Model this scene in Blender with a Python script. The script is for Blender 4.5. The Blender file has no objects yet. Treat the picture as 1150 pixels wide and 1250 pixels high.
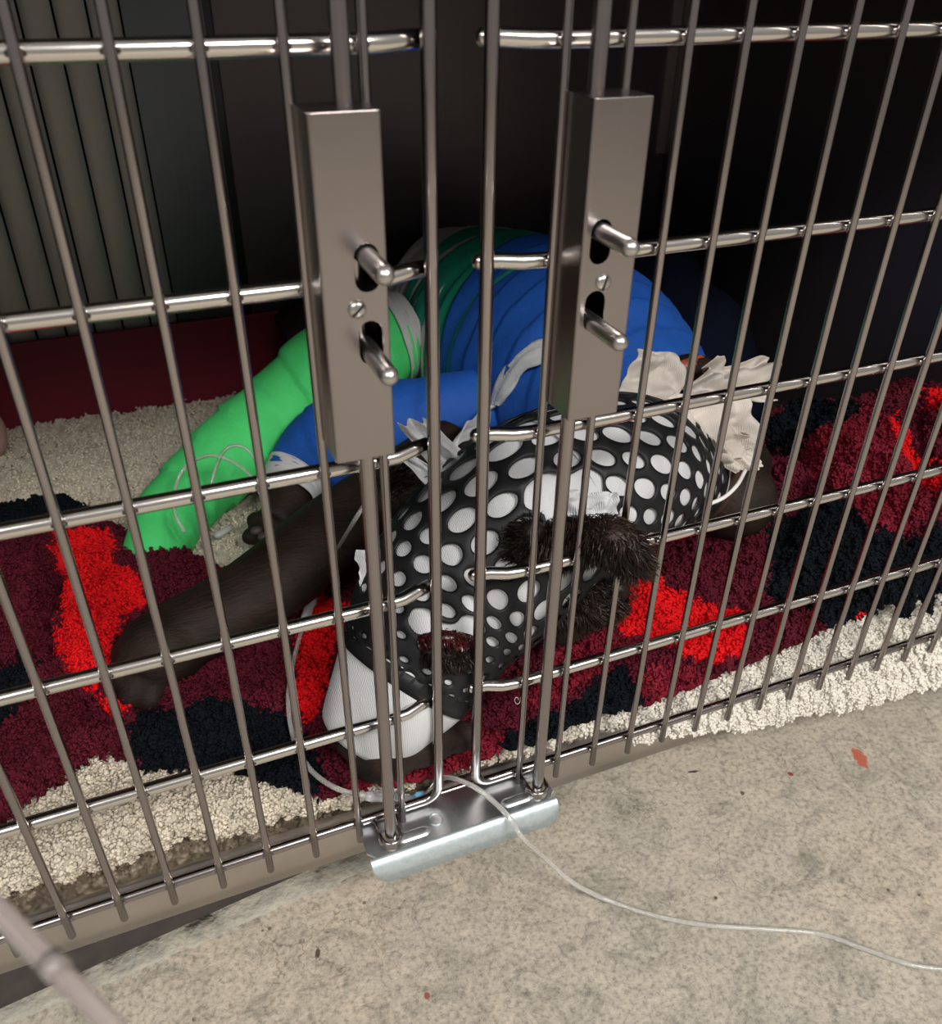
import bpy, bmesh, math, random
import numpy as np
from mathutils import Vector, Matrix
from math import pi, sin, cos, sqrt

random.seed(7)
rng = np.random.default_rng(11)
S = bpy.context.scene

# ------------------------------------------------------------------ camera
FPX = 1044.09
RM = np.array([[0.92674215, -0.37551295, 0.01179047],
               [-0.1990151, -0.51729096, -0.83234791],
               [0.31865652, 0.76902542, -0.55412808]])      # rows: right, down, forward
CP = np.array([-0.10632396, -0.377351, 0.52113335])
cd = bpy.data.cameras.new('camera')
cam = bpy.data.objects.new('camera', cd)
S.collection.objects.link(cam)
S.camera = cam
cd.sensor_fit = 'VERTICAL'
cd.sensor_height = 36.0
cd.sensor_width = 36.0
cd.lens = FPX / 1250 * 36.0
cd.clip_start = 0.02
cd.dof.use_dof = True
cd.dof.focus_distance = 0.62
cd.dof.aperture_fstop = 12.0
mw = Matrix.Identity(4)
for r in range(3):
    mw[r][0] = RM[0][r]
    mw[r][1] = -RM[1][r]
    mw[r][2] = -RM[2][r]
    mw[r][3] = CP[r]
cam.matrix_world = mw

# ------------------------------------------------------------------ world and lamps
w = bpy.data.worlds.new('room_light')
S.world = w
w.use_nodes = True
w.node_tree.nodes['Background'].inputs[0].default_value = (0.60, 0.565, 0.55, 1)
w.node_tree.nodes['Background'].inputs[1].default_value = 0.42


def area(name, loc, target, sx, sy, power, col):
    ld = bpy.data.lights.new(name, 'AREA')
    ld.shape = 'RECTANGLE'
    ld.size, ld.size_y = sx, sy
    ld.energy = power
    ld.color = col
    o = bpy.data.objects.new(name, ld)
    S.collection.objects.link(o)
    o.location = loc
    d = Vector(target) - Vector(loc)
    o.rotation_euler = d.to_track_quat('-Z', 'Y').to_euler()
    return o


area('ceiling_light_panel', (0.7, -1.9, 2.2), (0.5, -1.0, 0), 1.2, 0.6, 78, (1.0, 0.95, 0.90))
area('ceiling_light_panel_far', (-1.3, -1.6, 2.2), (-1.0, -1.0, 0), 1.2, 0.6, 34, (1.0, 0.97, 0.93))

vs = S.view_settings
vs.view_transform = 'Standard'
vs.look = 'None'
vs.gamma = 1.0
vs.use_curve_mapping = False
vs.exposure = 0.12


# ------------------------------------------------------------------ placing helpers
def ray(u, v):
    return RM.T @ np.array([(u - 575) / FPX, (v - 625) / FPX, 1.0])


def ay(u, v, y=0.0):
    d = ray(u, v)
    return CP + (y - CP[1]) / d[1] * d


def az(u, v, z=0.0):
    d = ray(u, v)
    return CP + (z - CP[2]) / d[2] * d


def depth(p):
    return float(RM[2] @ (np.asarray(p) - CP))


def lateral(p, u, v):
    """distance of point p from the sight line of a photo pixel"""
    d = ray(u, v)
    d = d / np.linalg.norm(d)
    q = np.asarray(p) - CP
    return np.linalg.norm(q - np.outer(q @ d, d) if q.ndim > 1 else q - (q @ d) * d, axis=-1)


# ------------------------------------------------------------------ object helpers
def link(name, me, mat=None, parent=None, smooth=True, loc=None):
    o = bpy.data.objects.new(name, me)
    S.collection.objects.link(o)
    if mat is not None and len(me.materials) == 0:
        me.materials.append(mat)
    if parent is not None:
        o.parent = parent
    if loc is not None:
        o.location = loc
    if smooth:
        me.polygons.foreach_set('use_smooth', [True] * len(me.polygons))
    return o


def mesh(name, verts, faces):
    me = bpy.data.meshes.new(name)
    me.from_pydata([tuple(map(float, v)) for v in verts], [], [tuple(int(i) for i in f) for f in faces])
    me.update()
    return me


def tag(o, label=None, cat=None, group=None, kind=None):
    if label:
        o['label'] = label
    if cat:
        o['category'] = cat
    if group:
        o['group'] = group
    if kind:
        o['kind'] = kind
    return o


def empty(name, loc=(0, 0, 0)):
    o = bpy.data.objects.new(name, None)
    S.collection.objects.link(o)
    o.location = loc
    o.empty_display_size = 0.02
    return o


def part(name, me, mat, parent, smooth=True, mods=(), label=None):
    """mesh given in world coordinates, parent is an empty or mesh at known place"""
    o = link(name, me, mat, None, smooth)
    if parent is not None:
        o.parent = parent
        bpy_loc = parent.location.copy()
        p = parent.parent
        while p is not None:
            bpy_loc = bpy_loc + p.location
            p = p.parent
        me.transform(Matrix.Translation(-bpy_loc))
    for m in mods:
        md = o.modifiers.new(m[0], m[1])
        for k, val in m[2].items():
            setattr(md, k, val)
    if label:
        o['label'] = label
    return o


def frames(pts):
    P = np.asarray(pts, float)
    T = np.gradient(P, axis=0)
    T /= np.linalg.norm(T, axis=1)[:, None] + 1e-12
    ref = np.array([0, 0, 1.0]) if abs(T[0][2]) < 0.9 else np.array([0, 1.0, 0])
    N = ref - (ref @ T[0]) * T[0]
    N /= np.linalg.norm(N)
    Ns, Bs = [], []
    for t in T:
        N = N - (N @ t) * t
        N /= np.linalg.norm(N)
        Ns.append(N.copy())
        Bs.append(np.cross(t, N))
    return P, T, np.array(Ns), np.array(Bs)


def catmull(ctrl, n):
    """ctrl (k, d) -> n samples of a Catmull-Rom spline, close to even in length"""
    c = np.asarray(ctrl, float)
    c = np.vstack([2 * c[0] - c[1], c, 2 * c[-1] - c[-2]])
    out = []
    m = len(c) - 3
    for i in range(m):
        for t in np.linspace(0, 1, 24, endpoint=False):
            a, b, d, e = c[i], c[i + 1], c[i + 2], c[i + 3]
            out.append(0.5 * (2 * b + (d - a) * t + (2 * a - 5 * b + 4 * d - e) * t * t + (3 * b - a - 3 * d + e) * t ** 3))
    out.append(c[-2])
    out = np.array(out)
    L = np.concatenate([[0], np.cumsum(np.linalg.norm(np.diff(out[:, :3], axis=0), axis=1))])
    s = np.linspace(0, L[-1], n)
    return np.stack([np.interp(s, L, out[:, k]) for k in range(out.shape[1])], 1)


def tube_geo(pts, rad, seg=12, cap=True, dome=False, vscale=1.0):
    P, T, N, B = frames(pts)
    R = np.broadcast_to(np.asarray(rad, float), (len(P),)).copy()
    if dome:
        def ends(P, R, T, sgn, at):
            ps, rs = [], []
            for a in (0.35, 0.7, 0.95):
                ps.append(P[at] + sgn * T[at] * R[at] * sin(a * pi / 2))
                rs.append(R[at] * cos(a * pi / 2))
            return ps, rs
        p1, r1 = ends(P, R, T, 1, -1)
        p0, r0 = ends(P, R, T, -1, 0)
        P = np.vstack([p0[::-1], P, p1])
        R = np.concatenate([r0[::-1], R, r1])
        N = np.vstack([[N[0]] * 3, N, [N[-1]] * 3])
        B = np.vstack([[B[0]] * 3, B, [B[-1]] * 3])
    V = []
    for p, n, b, r in zip(P, N, B, R):
        for k in range(seg):
            a = 2 * pi * k / seg
            V.append(p + r * (vscale * cos(a) * n + sin(a) * b))
    F = []
    m = len(P)
    for i in range(m - 1):
        for k in range(seg):
            k2 = (k + 1) % seg
            F.append((i * seg + k, i * seg + k2, (i + 1) * seg + k2, (i + 1) * seg + k))
    if cap:
        F.append(tuple(reversed(range(seg))))
        F.append(tuple(range((m - 1) * seg, m * seg)))
    return V, F


def tube(name, pts, rad, mat, parent=None, seg=12, dome=False, cap=True):
    V, F = tube_geo(pts, rad, seg, cap, dome)
    return part(name, mesh(name, V, F), mat, parent)


def join_geo(*gs):
    V, F = [], []
    for v, f in gs:
        o = len(V)
        V += list(v)
        F += [tuple(i + o for i in q) for q in f]
    return V, F


def box_geo(x0, x1, y0, y1, z0, z1):
    V = [(x, y, z) for x in (x0, x1) for y in (y0, y1) for z in (z0, z1)]
    F = [(0, 1, 3, 2), (4, 6, 7, 5), (0, 4, 5, 1), (2, 3, 7, 6), (0, 2, 6, 4), (1, 5, 7, 3)]
    return V, F


BEV = lambda wd, s=2: ('bevel', 'BEVEL', dict(width=wd, segments=s, limit_method='ANGLE'))

# ------------------------------------------------------------------ materials
MATS = {}


def mat(name, col, rough=0.6, metal=0.0, noise=None, bump=None, **kw):
    """noise=(scale, amount, colour2); bump=(scale, strength, dist[, kind])"""
    m = bpy.data.materials.new(name)
    m.use_nodes = True
    nt = m.node_tree
    b = nt.nodes['Principled BSDF']
    b.inputs['Base Color'].default_value = (*col, 1)
    b.inputs['Roughness'].default_value = rough
    b.inputs['Metallic'].default_value = metal
    for k, v in kw.items():
        b.inputs[k].default_value = v
    tc = nt.nodes.new('ShaderNodeTexCoord')
    if noise:
        n = nt.nodes.new('ShaderNodeTexNoise')
        n.inputs['Scale'].default_value = noise[0]
        n.inputs['Detail'].default_value = 6
        nt.links.new(tc.outputs['Object'], n.inputs['Vector'])
        mx = nt.nodes.new('ShaderNodeMix')
        mx.data_type = 'RGBA'
        mx.inputs[6].default_value = (*col, 1)
        mx.inputs[7].default_value = (*noise[2], 1)
        rp = nt.nodes.new('ShaderNodeMapRange')
        rp.inputs[1].default_value = 0.5 - 0.22
        rp.inputs[2].default_value = 0.5 + 0.22
        rp.inputs[4].default_value = noise[1]
        nt.links.new(n.outputs['Fac'], rp.inputs[0])
        nt.links.new(rp.outputs[0], mx.inputs[0])
        nt.links.new(mx.outputs[2], b.inputs['Base Color'])
    if bump:
        kind = bump[3] if len(bump) > 3 else 'noise'
        if kind == 'voronoi':
            t = nt.nodes.new('ShaderNodeTexVoronoi')
            out = 'Distance'
        else:
            t = nt.nodes.new('ShaderNodeTexNoise')
            t.inputs['Detail'].default_value = 5
            out = 'Fac'
        t.inputs['Scale'].default_value = bump[0]
        mp = nt.nodes.new('ShaderNodeMapping')
        if kind == 'brushed':
            mp.inputs['Scale'].default_value = (1, 1, 0.03)
        nt.links.new(tc.outputs['Object'], mp.inputs['Vector'])
        nt.links.new(mp.outputs[0], t.inputs['Vector'])
        bp = nt.nodes.new('ShaderNodeBump')
        bp.inputs['Strength'].default_value = bump[1]
        bp.inputs['Distance'].default_value = bump[2]
        nt.links.new(t.outputs[out], bp.inputs['Height'])
        nt.links.new(bp.outputs[0], b.inputs['Normal'])
    MATS[name] = m
    return m


steel = mat('stainless_steel', (0.37, 0.336, 0.332), 0.19, 1.0, noise=(9, 0.35, (0.31, 0.28, 0.276)), bump=(60, 0.06, 0.0004))
steel_rail = mat('polished_steel_rail', (0.72, 0.69, 0.65), 0.17, 1.0, bump=(50, 0.08, 0.0004))
steel_box = mat('brushed_steel_housing', (0.35, 0.318, 0.316), 0.26, 1.0, noise=(14, 0.5, (0.30, 0.272, 0.272)), bump=(160, 0.05, 0.0004, 'brushed'))
steel_pin = mat('satin_steel_pin', (0.58, 0.56, 0.54), 0.3, 1.0)
galv = mat('galvanised_plate', (0.60, 0.64, 0.66), 0.34, 1.0, noise=(260, 0.6, (0.74, 0.80, 0.83)), bump=(300, 0.12, 0.0004))
apron_m = mat('dull_steel_apron', (0.56, 0.52, 0.49), 0.34, 1.0, noise=(7, 0.5, (0.45, 0.41, 0.39)), bump=(30, 0.08, 0.001))
tray_m = mat('polished_tray_steel', (0.62, 0.59, 0.57), 0.17, 1.0, bump=(40, 0.06, 0.0006))
dark_panel = mat('dark_kennel_lining', (0.13, 0.145, 0.155), 0.33, 0.7, noise=(3, 0.6, (0.09, 0.095, 0.105)), bump=(150, 0.15, 0.001, 'brushed'))
brown_panel = mat('dark_brown_kennel_lining', (0.13, 0.11, 0.11), 0.36, 0.7, noise=(4, 0.6, (0.09, 0.08, 0.085)), bump=(150, 0.15, 0.001, 'brushed'))
ribbed_m = mat('olive_grey_bar_reflection', (0.40, 0.39, 0.35), 0.45, 0.6, noise=(5, 0.6, (0.28, 0.28, 0.26)))  # reflection of bars and floor, put into the colour
maroon_reflection = mat('maroon_reflection', (0.15, 0.004, 0.018), 0.6, 0.0, noise=(6, 0.5, (0.12, 0.003, 0.014)))  # red blanket mirrored in the back wall, painted as a flat colour
navy_cloth = mat('navy_cloth', (0.004, 0.006, 0.016), 0.95, 0.0, noise=(12, 0.6, (0.003, 0.004, 0.010)), bump=(180, 0.3, 0.001), **{'Specular IOR Level': 0.08})
rubber = mat('black_rubber_net', (0.009, 0.010, 0.012), 0.55, 0.0, bump=(200, 0.1, 0.0005))
rubber.node_tree.nodes['Principled BSDF'].inputs['Specular IOR Level'].default_value = 0.35
green_wrap = mat('green_cohesive_wrap', (0.075, 0.72, 0.19), 0.8, 0.0, noise=(40, 0.6, (0.05, 0.58, 0.14)), bump=(240, 0.5, 0.0012))
blue_wrap = mat('blue_cohesive_wrap', (0.004, 0.085, 0.42), 0.75, 0.0, noise=(60, 0.5, (0.003, 0.060, 0.32)), bump=(240, 0.5, 0.0012))
teal_wrap = mat('teal_cohesive_wrap', (0.003, 0.27, 0.17), 0.8, 0.0, noise=(60, 0.5, (0.003, 0.21, 0.13)), bump=(240, 0.4, 0.0012))
plastic_white = mat('white_plastic', (0.8, 0.8, 0.78), 0.35)
plastic_blue = mat('light_blue_plastic', (0.20, 0.50, 0.72), 0.35)
flesh = mat('raw_pink_skin', (0.42, 0.10, 0.075), 0.45, 0.0, noise=(60, 0.8, (0.20, 0.02, 0.02)))
wound_m = mat('dark_red_matted_fur', (0.09, 0.006, 0.008), 0.3, 0.0, noise=(120, 1.0, (0.010, 0.006, 0.006)))
lint_m = mat('white_lint', (0.8, 0.75, 0.72), 0.8)


def gauze_mat(name, col, col2):
    m = mat(name, col, 0.85, 0.0, noise=(25, 0.5, col2))
    nt = m.node_tree
    b = nt.nodes['Principled BSDF']
    tc = [n for n in nt.nodes if n.type == 'TEX_COORD'][0]
    wv = nt.nodes.new('ShaderNodeTexWave')
    wv.inputs['Scale'].default_value = 320
    wv.inputs['Distortion'].default_value = 3
    wv.inputs['Detail'].default_value = 2
    nt.links.new(tc.outputs['Object'], wv.inputs['Vector'])
    nz = nt.nodes.new('ShaderNodeTexNoise')
    nz.inputs['Scale'].default_value = 90
    nt.links.new(tc.outputs['Object'], nz.inputs['Vector'])
    ad = nt.nodes.new('ShaderNodeMath')
    nt.links.new(wv.outputs['Fac'], ad.inputs[0])
    nt.links.new(nz.outputs['Fac'], ad.inputs[1])
    bp = nt.nodes.new('ShaderNodeBump')
    bp.inputs['Strength'].default_value = 0.45
    bp.inputs['Distance'].default_value = 0.0011
    nt.links.new(ad.outputs[0], bp.inputs['Height'])
    nt.links.new(bp.outputs[0], b.inputs['Normal'])
    return m


gauze = gauze_mat('white_gauze', (0.68, 0.70, 0.72), (0.56, 0.58, 0.61))
gauze_old = gauze_mat('off_white_gauze', (0.70, 0.66, 0.60), (0.60, 0.52, 0.46))
padding = gauze_mat('white_cotton_padding', (0.62, 0.62, 0.62), (0.5, 0.5, 0.5))


def fur_mat(name, c1, c2, rough=0.5):
    m = mat(name, c1, rough, 0.0, noise=(45, 1.0, c2))
    nt = m.node_tree
    b = nt.nodes['Principled BSDF']
    b.inputs['Specular IOR Level'].default_value = 0.25
    tc = [n for n in nt.nodes if n.type == 'TEX_COORD'][0]
    n1 = nt.nodes.new('ShaderNodeTexNoise')
    n1.inputs['Scale'].default_value = 260
    n1.inputs['Detail'].default_value = 4
    mp = nt.nodes.new('ShaderNodeMapping')
    mp.inputs['Rotation'].default_value = (0, 0, 0.6)
    mp.inputs['Scale'].default_value = (0.35, 1.6, 1.0)
    nt.links.new(tc.outputs['Object'], mp.inputs['Vector'])
    nt.links.new(mp.outputs[0], n1.inputs['Vector'])
    bp = nt.nodes.new('ShaderNodeBump')
    bp.inputs['Strength'].default_value = 0.6
    bp.inputs['Distance'].default_value = 0.0016
    nt.links.new(n1.outputs['Fac'], bp.inputs['Height'])
    nt.links.new(bp.outputs[0], b.inputs['Normal'])
    return m


fur_short = fur_mat('short_dark_brown_coat', (0.028, 0.0165, 0.0115), (0.010, 0.006, 0.005), 0.65)
fur_black = fur_mat('long_black_brown_hair', (0.018, 0.010, 0.008), (0.006, 0.004, 0.0035), 0.5)
fur_ear = fur_mat('glossy_black_brown_hair', (0.032, 0.017, 0.012), (0.005, 0.0035, 0.003), 0.4)
skin_shaved = fur_mat('shaved_neck_skin', (0.085, 0.055, 0.042), (0.035, 0.022, 0.018), 0.5)
claw_m = mat('black_claw', (0.012, 0.011, 0.011), 0.25)
pad_m = mat('brown_paw_pad', (0.06, 0.045, 0.04), 0.6, bump=(120, 0.4, 0.001))


def tint_mat(name, rough=0.9, sub=None):
    m = bpy.data.materials.new(name)
    m.use_nodes = True
    nt = m.node_tree
    b = nt.nodes['Principled BSDF']
    b.inputs['Roughness'].default_value = rough
    b.inputs['Specular IOR Level'].default_value = 0.12
    at = nt.nodes.new('ShaderNodeAttribute')
    at.attribute_name = 'pile_colour'
    nt.links.new(at.outputs['Color'], b.inputs['Base Color'])
    return m


pile_m = tint_mat('dyed_pile')


def clear_mat(name, tint=(0.93, 0.94, 0.92), alpha=0.55):
    m = mat(name, tint, 0.12, 0.0)
    b = m.node_tree.nodes['Principled BSDF']
    b.inputs['Transmission Weight'].default_value = alpha
    b.inputs['IOR'].default_value = 1.4
    return m


clear_tube = clear_mat('clear_vinyl', (0.86, 0.86, 0.83), 0.75)
clear_hard = clear_mat('clear_hard_plastic', (0.9, 0.93, 0.95), 0.7)
foggy_tube = clear_mat('cloudy_vinyl', (0.62, 0.56, 0.54), 0.7)


# concrete with cracks, specks and two dried red marks
def concrete_mat():
    m = bpy.data.materials.new('worn_concrete')
    m.use_nodes = True
    nt = m.node_tree
    L = nt.links.new
    b = nt.nodes['Principled BSDF']
    b.inputs['Roughness'].default_value = 0.55
    tc = nt.nodes.new('ShaderNodeTexCoord')

    def noise(sc, det=8, rough=0.6, dist=0.0):
        n = nt.nodes.new('ShaderNodeTexNoise')
        n.inputs['Scale'].default_value = sc
        n.inputs['Detail'].default_value = det
        n.inputs['Roughness'].default_value = rough
        n.inputs['Distortion'].default_value = dist
        L(tc.outputs['Object'], n.inputs['Vector'])
        return n

    def ramp(src, stops):
        r = nt.nodes.new('ShaderNodeValToRGB')
        e = r.color_ramp.elements
        while len(e) < len(stops):
            e.new(0.5)
        for q, (p, c) in zip(e, stops):
            q.position = p
            q.color = (*c, 1)
        L(src, r.inputs[0])
        return r

    def mix(fac, a, c, mode='MIX'):
        x = nt.nodes.new('ShaderNodeMix')
        x.data_type = 'RGBA'
        x.blend_type = mode
        if isinstance(fac, float):
            x.inputs[0].default_value = fac
        else:
            L(fac, x.inputs[0])
        for s, i in ((a, 6), (c, 7)):
            if isinstance(s, tuple):
                x.inputs[i].default_value = (*s, 1)
            else:
                L(s, x.inputs[i])
        return x.outputs[2]

    big = ramp(noise(3.2, 6).outputs['Fac'], [(0.3, (0.36, 0.345, 0.30)), (0.5, (0.43, 0.395, 0.335)), (0.7, (0.49, 0.425, 0.345))])
    mid = ramp(noise(26, 12, 0.78, 1.2).outputs['Fac'], [(0.34, (0.56, 0.58, 0.56)), (0.5, (0.95, 0.95, 0.93)), (0.66, (1.10, 1.09, 1.06))])
    c = mix(1.0, big.outputs[0], mid.outputs[0], 'MULTIPLY')
    fine = ramp(noise(240, 6, 0.7).outputs['Fac'], [(0.36, (0.62, 0.60, 0.58)), (0.5, (1, 1, 1)), (0.68, (1.25, 1.22, 1.16))])
    c = mix(1.0, c, fine.outputs[0], 'MULTIPLY')
    # fine cracks and scratches
    vor = nt.nodes.new('ShaderNodeTexVoronoi')
    vor.feature = 'DISTANCE_TO_EDGE'
    vor.inputs['Scale'].default_value = 6.5
    wob = nt.nodes.new('ShaderNodeVectorMath')
    nz = noise(9, 5)
    L(tc.outputs['Object'], wob.inputs[0])
    sc = nt.nodes.new('ShaderNodeVectorMath')
    sc.operation = 'SCALE'
    sc.inputs['Scale'].default_value = 0.22
    L(nz.outputs['Color'], sc.inputs[0])
    L(sc.outputs[0], wob.inputs[1])
    L(wob.outputs[0], vor.inputs['Vector'])
    cr = ramp(vor.outputs['Distance'], [(0.0, (0.6, 0.56, 0.5)), (0.006, (1, 1, 1)), (1.0, (1, 1, 1))])
    gate = ramp(noise(4.3, 2).outputs['Fac'], [(0.52, (0, 0, 0)), (0.60, (1, 1, 1))])
    cc = mix(gate.outputs[0], (1.0, 1.0, 1.0), cr.outputs[0])
    c = mix(1.0, c, cc, 'MULTIPLY')
    # dark specks
    v2 = nt.nodes.new('ShaderNodeTexVoronoi')
    v2.inputs['Scale'].default_value = 55
    L(tc.outputs['Object'], v2.inputs['Vector'])
    sp = ramp(v2.outputs['Distance'], [(0.0, (0.25, 0.2, 0.17)), (0.07, (0.4, 0.35, 0.3)), (0.10, (1, 1, 1))])
    g2 = ramp(noise(17, 2).outputs['Fac'], [(0.58, (0, 0, 0)), (0.62, (1, 1, 1))])
    c = mix(1.0, c, mix(g2.outputs[0], (1.0, 1.0, 1.0), sp.outputs[0]), 'MULTIPLY')
    # dried red marks
    for (u, v, rx, ry, col) in ((1050, 925, 0.0065, 0.013, (0.42, 0.115, 0.070)), (965, 945, 0.0032, 0.0032, (0.22, 0.05, 0.04)),
                                (521, 1216, 0.0022, 0.0030, (0.26, 0.09, 0.06)), (388, 1163, 0.0022, 0.0045, (0.09, 0.06, 0.045)),
                                (906, 968, 0.0022, 0.0028, (0.12, 0.08, 0.06)), (846, 942, 0.0050, 0.0013, (0.05, 0.04, 0.035))):
        p = az(u, v, FZ)
        mp = nt.nodes.new('ShaderNodeMapping')
        mp.vector_type = 'POINT'
        th = math.atan2(0.3187, 0.769) if ry > rx else 0.25
        mp.inputs['Location'].default_value = (-p[0], -p[1], 0)
        L(tc.outputs['Object'], mp.inputs['Vector'])
        mr_ = nt.nodes.new('ShaderNodeMapping')
        mr_.inputs['Rotation'].default_value = (0, 0, th)
        L(mp.outputs[0], mr_.inputs['Vector'])
        mp = nt.nodes.new('ShaderNodeMapping')
        mp.inputs['Scale'].default_value = (1 / rx, 1 / ry, 0)
        L(mr_.outputs[0], mp.inputs['Vector'])
        ln = nt.nodes.new('ShaderNodeVectorMath')
        ln.operation = 'LENGTH'
        L(mp.outputs[0], ln.inputs[0])
        nn = noise(170, 3)
        sm = nt.nodes.new('ShaderNodeMath')
        sm.operation = 'MULTIPLY_ADD'
        sm.inputs[1].default_value = 1.6
        L(nn.outputs['Fac'], sm.inputs[0])
        L(ln.outputs['Value'], sm.inputs[2])
        mr = nt.nodes.new('ShaderNodeMapRange')
        mr.inputs[1].default_value = 1.75
        mr.inputs[2].default_value = 1.5
        L(sm.outputs[0], mr.inputs[0])
        c = mix(mr.outputs[0], c, col)
    L(c, b.inputs['Base Color'])
    bp = nt.nodes.new('ShaderNodeBump')
    bp.inputs['Strength'].default_value = 0.55
    bp.inputs['Distance'].default_value = 0.0025
    ad = nt.nodes.new('ShaderNodeMath')
    L(noise(70, 10, 0.72, 0.8).outputs['Fac'], ad.inputs[0])
    L(vor.outputs['Distance'], ad.inputs[1])
    L(ad.outputs[0], bp.inputs['Height'])
    L(bp.outputs[0], b.inputs['Normal'])
    return m


FZ = -0.10      # level of the concrete
concrete = concrete_mat()
kerb_m = mat('scuffed_sealant', (0.27, 0.27, 0.235), 0.6, 0.0, noise=(60, 1.0, (0.40, 0.37, 0.30)), bump=(110, 1.0, 0.004))
plinth_m = mat('dark_brown_plinth', (0.035, 0.028, 0.026), 0.8, noise=(50, 1, (0.06, 0.05, 0.045)), bump=(60, 0.6, 0.002))


# ------------------------------------------------------------------ numpy noise
def vnoise(x, y, sc, seed=0):
    r = np.random.default_rng(seed)
    G = r.random((64, 64))
    X, Y = x * sc, y * sc
    xi, yi = np.floor(X).astype(int), np.floor(Y).astype(int)
    fx, fy = X - xi, Y - yi
    fx, fy = fx * fx * (3 - 2 * fx), fy * fy * (3 - 2 * fy)
    g = lambda a, b: G[a % 64, b % 64]
    return (g(xi, yi) * (1 - fx) + g(xi + 1, yi) * fx) * (1 - fy) + (g(xi, yi + 1) * (1 - fx) + g(xi + 1, yi + 1) * fx) * fy - 0.5


def clumps(x, y, sc, seed=0):
    """1 at clump centres, 0 in the creases between them"""
    r = np.random.default_rng(seed)
    J = r.random((64, 64, 2))
    X, Y = x * sc, y * sc
    xi, yi = np.floor(X).astype(int), np.floor(Y).astype(int)
    d1 = np.full(x.shape, 9.0)
    d2 = np.full(x.shape, 9.0)
    for dx in (-1, 0, 1):
        for dy in (-1, 0, 1):
            j = J[(xi + dx) % 64, (yi + dy) % 64]
            d = np.hypot(xi + dx + j[..., 0] - X, yi + dy + j[..., 1] - Y)
            n1 = np.minimum(d1, d)
            d2 = np.minimum(d2, np.maximum(d1, d))
            d1 = n1
    return np.clip((d2 - d1) * 1.8, 0, 1)


def inpoly(x, y, poly):
    c = np.zeros(x.shape, bool)
    n = len(poly)
    for i in range(n):
        x0, y0 = poly[i][0], poly[i][1]
        x1, y1 = poly[(i + 1) % n][0], poly[(i + 1) % n][1]
        cond = ((y0 > y) != (y1 > y)) & (x < (x1 - x0) * (y - y0) / (y1 - y0 + 1e-15) + x0)
        c ^= cond
    return c


def polydist(x, y, poly):
    d = np.full(x.shape, 9.0)
    n = len(poly)
    for i in range(n):
        a = np.array(poly[i][:2]); b = np.array(poly[(i + 1) % n][:2])
        ab = b - a
        t = np.clip(((x - a[0]) * ab[0] + (y - a[1]) * ab[1]) / (ab @ ab + 1e-15), 0, 1)
        d = np.minimum(d, np.hypot(x - a[0] - t * ab[0], y - a[1] - t * ab[1]))
    return d


def bulk_mesh(name, V, F4, cols, F3=None):
    """V (n,3), F4 (m,4) quads, per vertex colour"""
    me = bpy.data.meshes.new(name)
    V = np.asarray(V, np.float32)
    loops = [np.asarray(F4, np.int32).ravel()]
    sizes = [np.full(len(F4), 4, np.int32)]
    if F3 is not None and len(F3):
        loops.append(np.asarray(F3, np.int32).ravel())
        sizes.append(np.full(len(F3), 3, np.int32))
    loops = np.concatenate(loops)
    sizes = np.concatenate(sizes)
    me.vertices.add(len(V))
    me.vertices.foreach_set('co', V.ravel())
    me.loops.add(len(loops))
    me.loops.foreach_set('vertex_index', loops)
    me.polygons.add(len(sizes))
    me.polygons.foreach_set('loop_start', np.concatenate([[0], np.cumsum(sizes)[:-1]]).astype(np.int32))
    me.polygons.foreach_set('loop_total', sizes)
    me.update(calc_edges=True)
    if cols is not None:
        ca = me.color_attributes.new('pile_colour', 'FLOAT_COLOR', 'POINT')
        c4 = np.ones((len(V), 4), np.float32)
        c4[:, :3] = cols
        ca.data.foreach_set('color', c4.ravel())
    return me


def tufts(P, N, C, length, width, seed=3, lean=0.8, curl=0.5, drift=None):
    """curled locks of pile: one bent tapering blade per point"""
    r = np.random.default_rng(seed)
    n = len(P)
    a = r.random(n) * 1.6 + 2 * pi * 2.2 * vnoise(P[:, 0] + P[:, 2] * .6, P[:, 1] - P[:, 2] * .6, 85, seed + 9)
    ref = np.where(np.abs(N[:, 2:3]) < 0.9, np.array([[0, 0, 1.0]]), np.array([[1.0, 0, 0]]))
    T1 = np.cross(N, ref)
    T1 /= np.linalg.norm(T1, axis=1)[:, None]
    T2 = np.cross(N, T1)
    d = np.cos(a)[:, None] * T1 + np.sin(a)[:, None] * T2
    if drift is not None:
        d = d + drift
        d /= np.linalg.norm(d, axis=1)[:, None] + 1e-9
    s = np.cross(N, d)
    s /= np.linalg.norm(s, axis=1)[:, None] + 1e-9
    L = length * (0.6 + 0.8 * r.random(n))[:, None]
    W = width * (0.6 + 0.8 * r.random(n))[:, None]
    le = (lean * (0.4 + 1.2 * r.random(n)))[:, None]
    cu = (curl * (r.random(n) - 0.3))[:, None]
    base = P - N * 0.0010
    m1 = base + L * 0.5 * (N * 0.9 + d * le * 0.5) + s * cu * L * 0.3
    tip = base + L * (N * (0.9 - 0.35 * le) + d * le) + s * cu * L
    V = np.stack([base - s * W * .5, base + s * W * .5, m1 - s * W * .6, m1 + s * W * .6, tip], 1)
    idx = np.arange(n)[:, None] * 5
    F4 = idx + np.array([[0, 1, 3, 2]])
    F3 = idx + np.array([[2, 3, 4]])
    cv = C[:, None, :] * (0.88 + 0.30 * r.random((n, 1, 1)))
    cc = np.repeat(cv, 5, 1)
    return V.reshape(-1, 3), F4, F3, cc.reshape(-1, 3)


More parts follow.
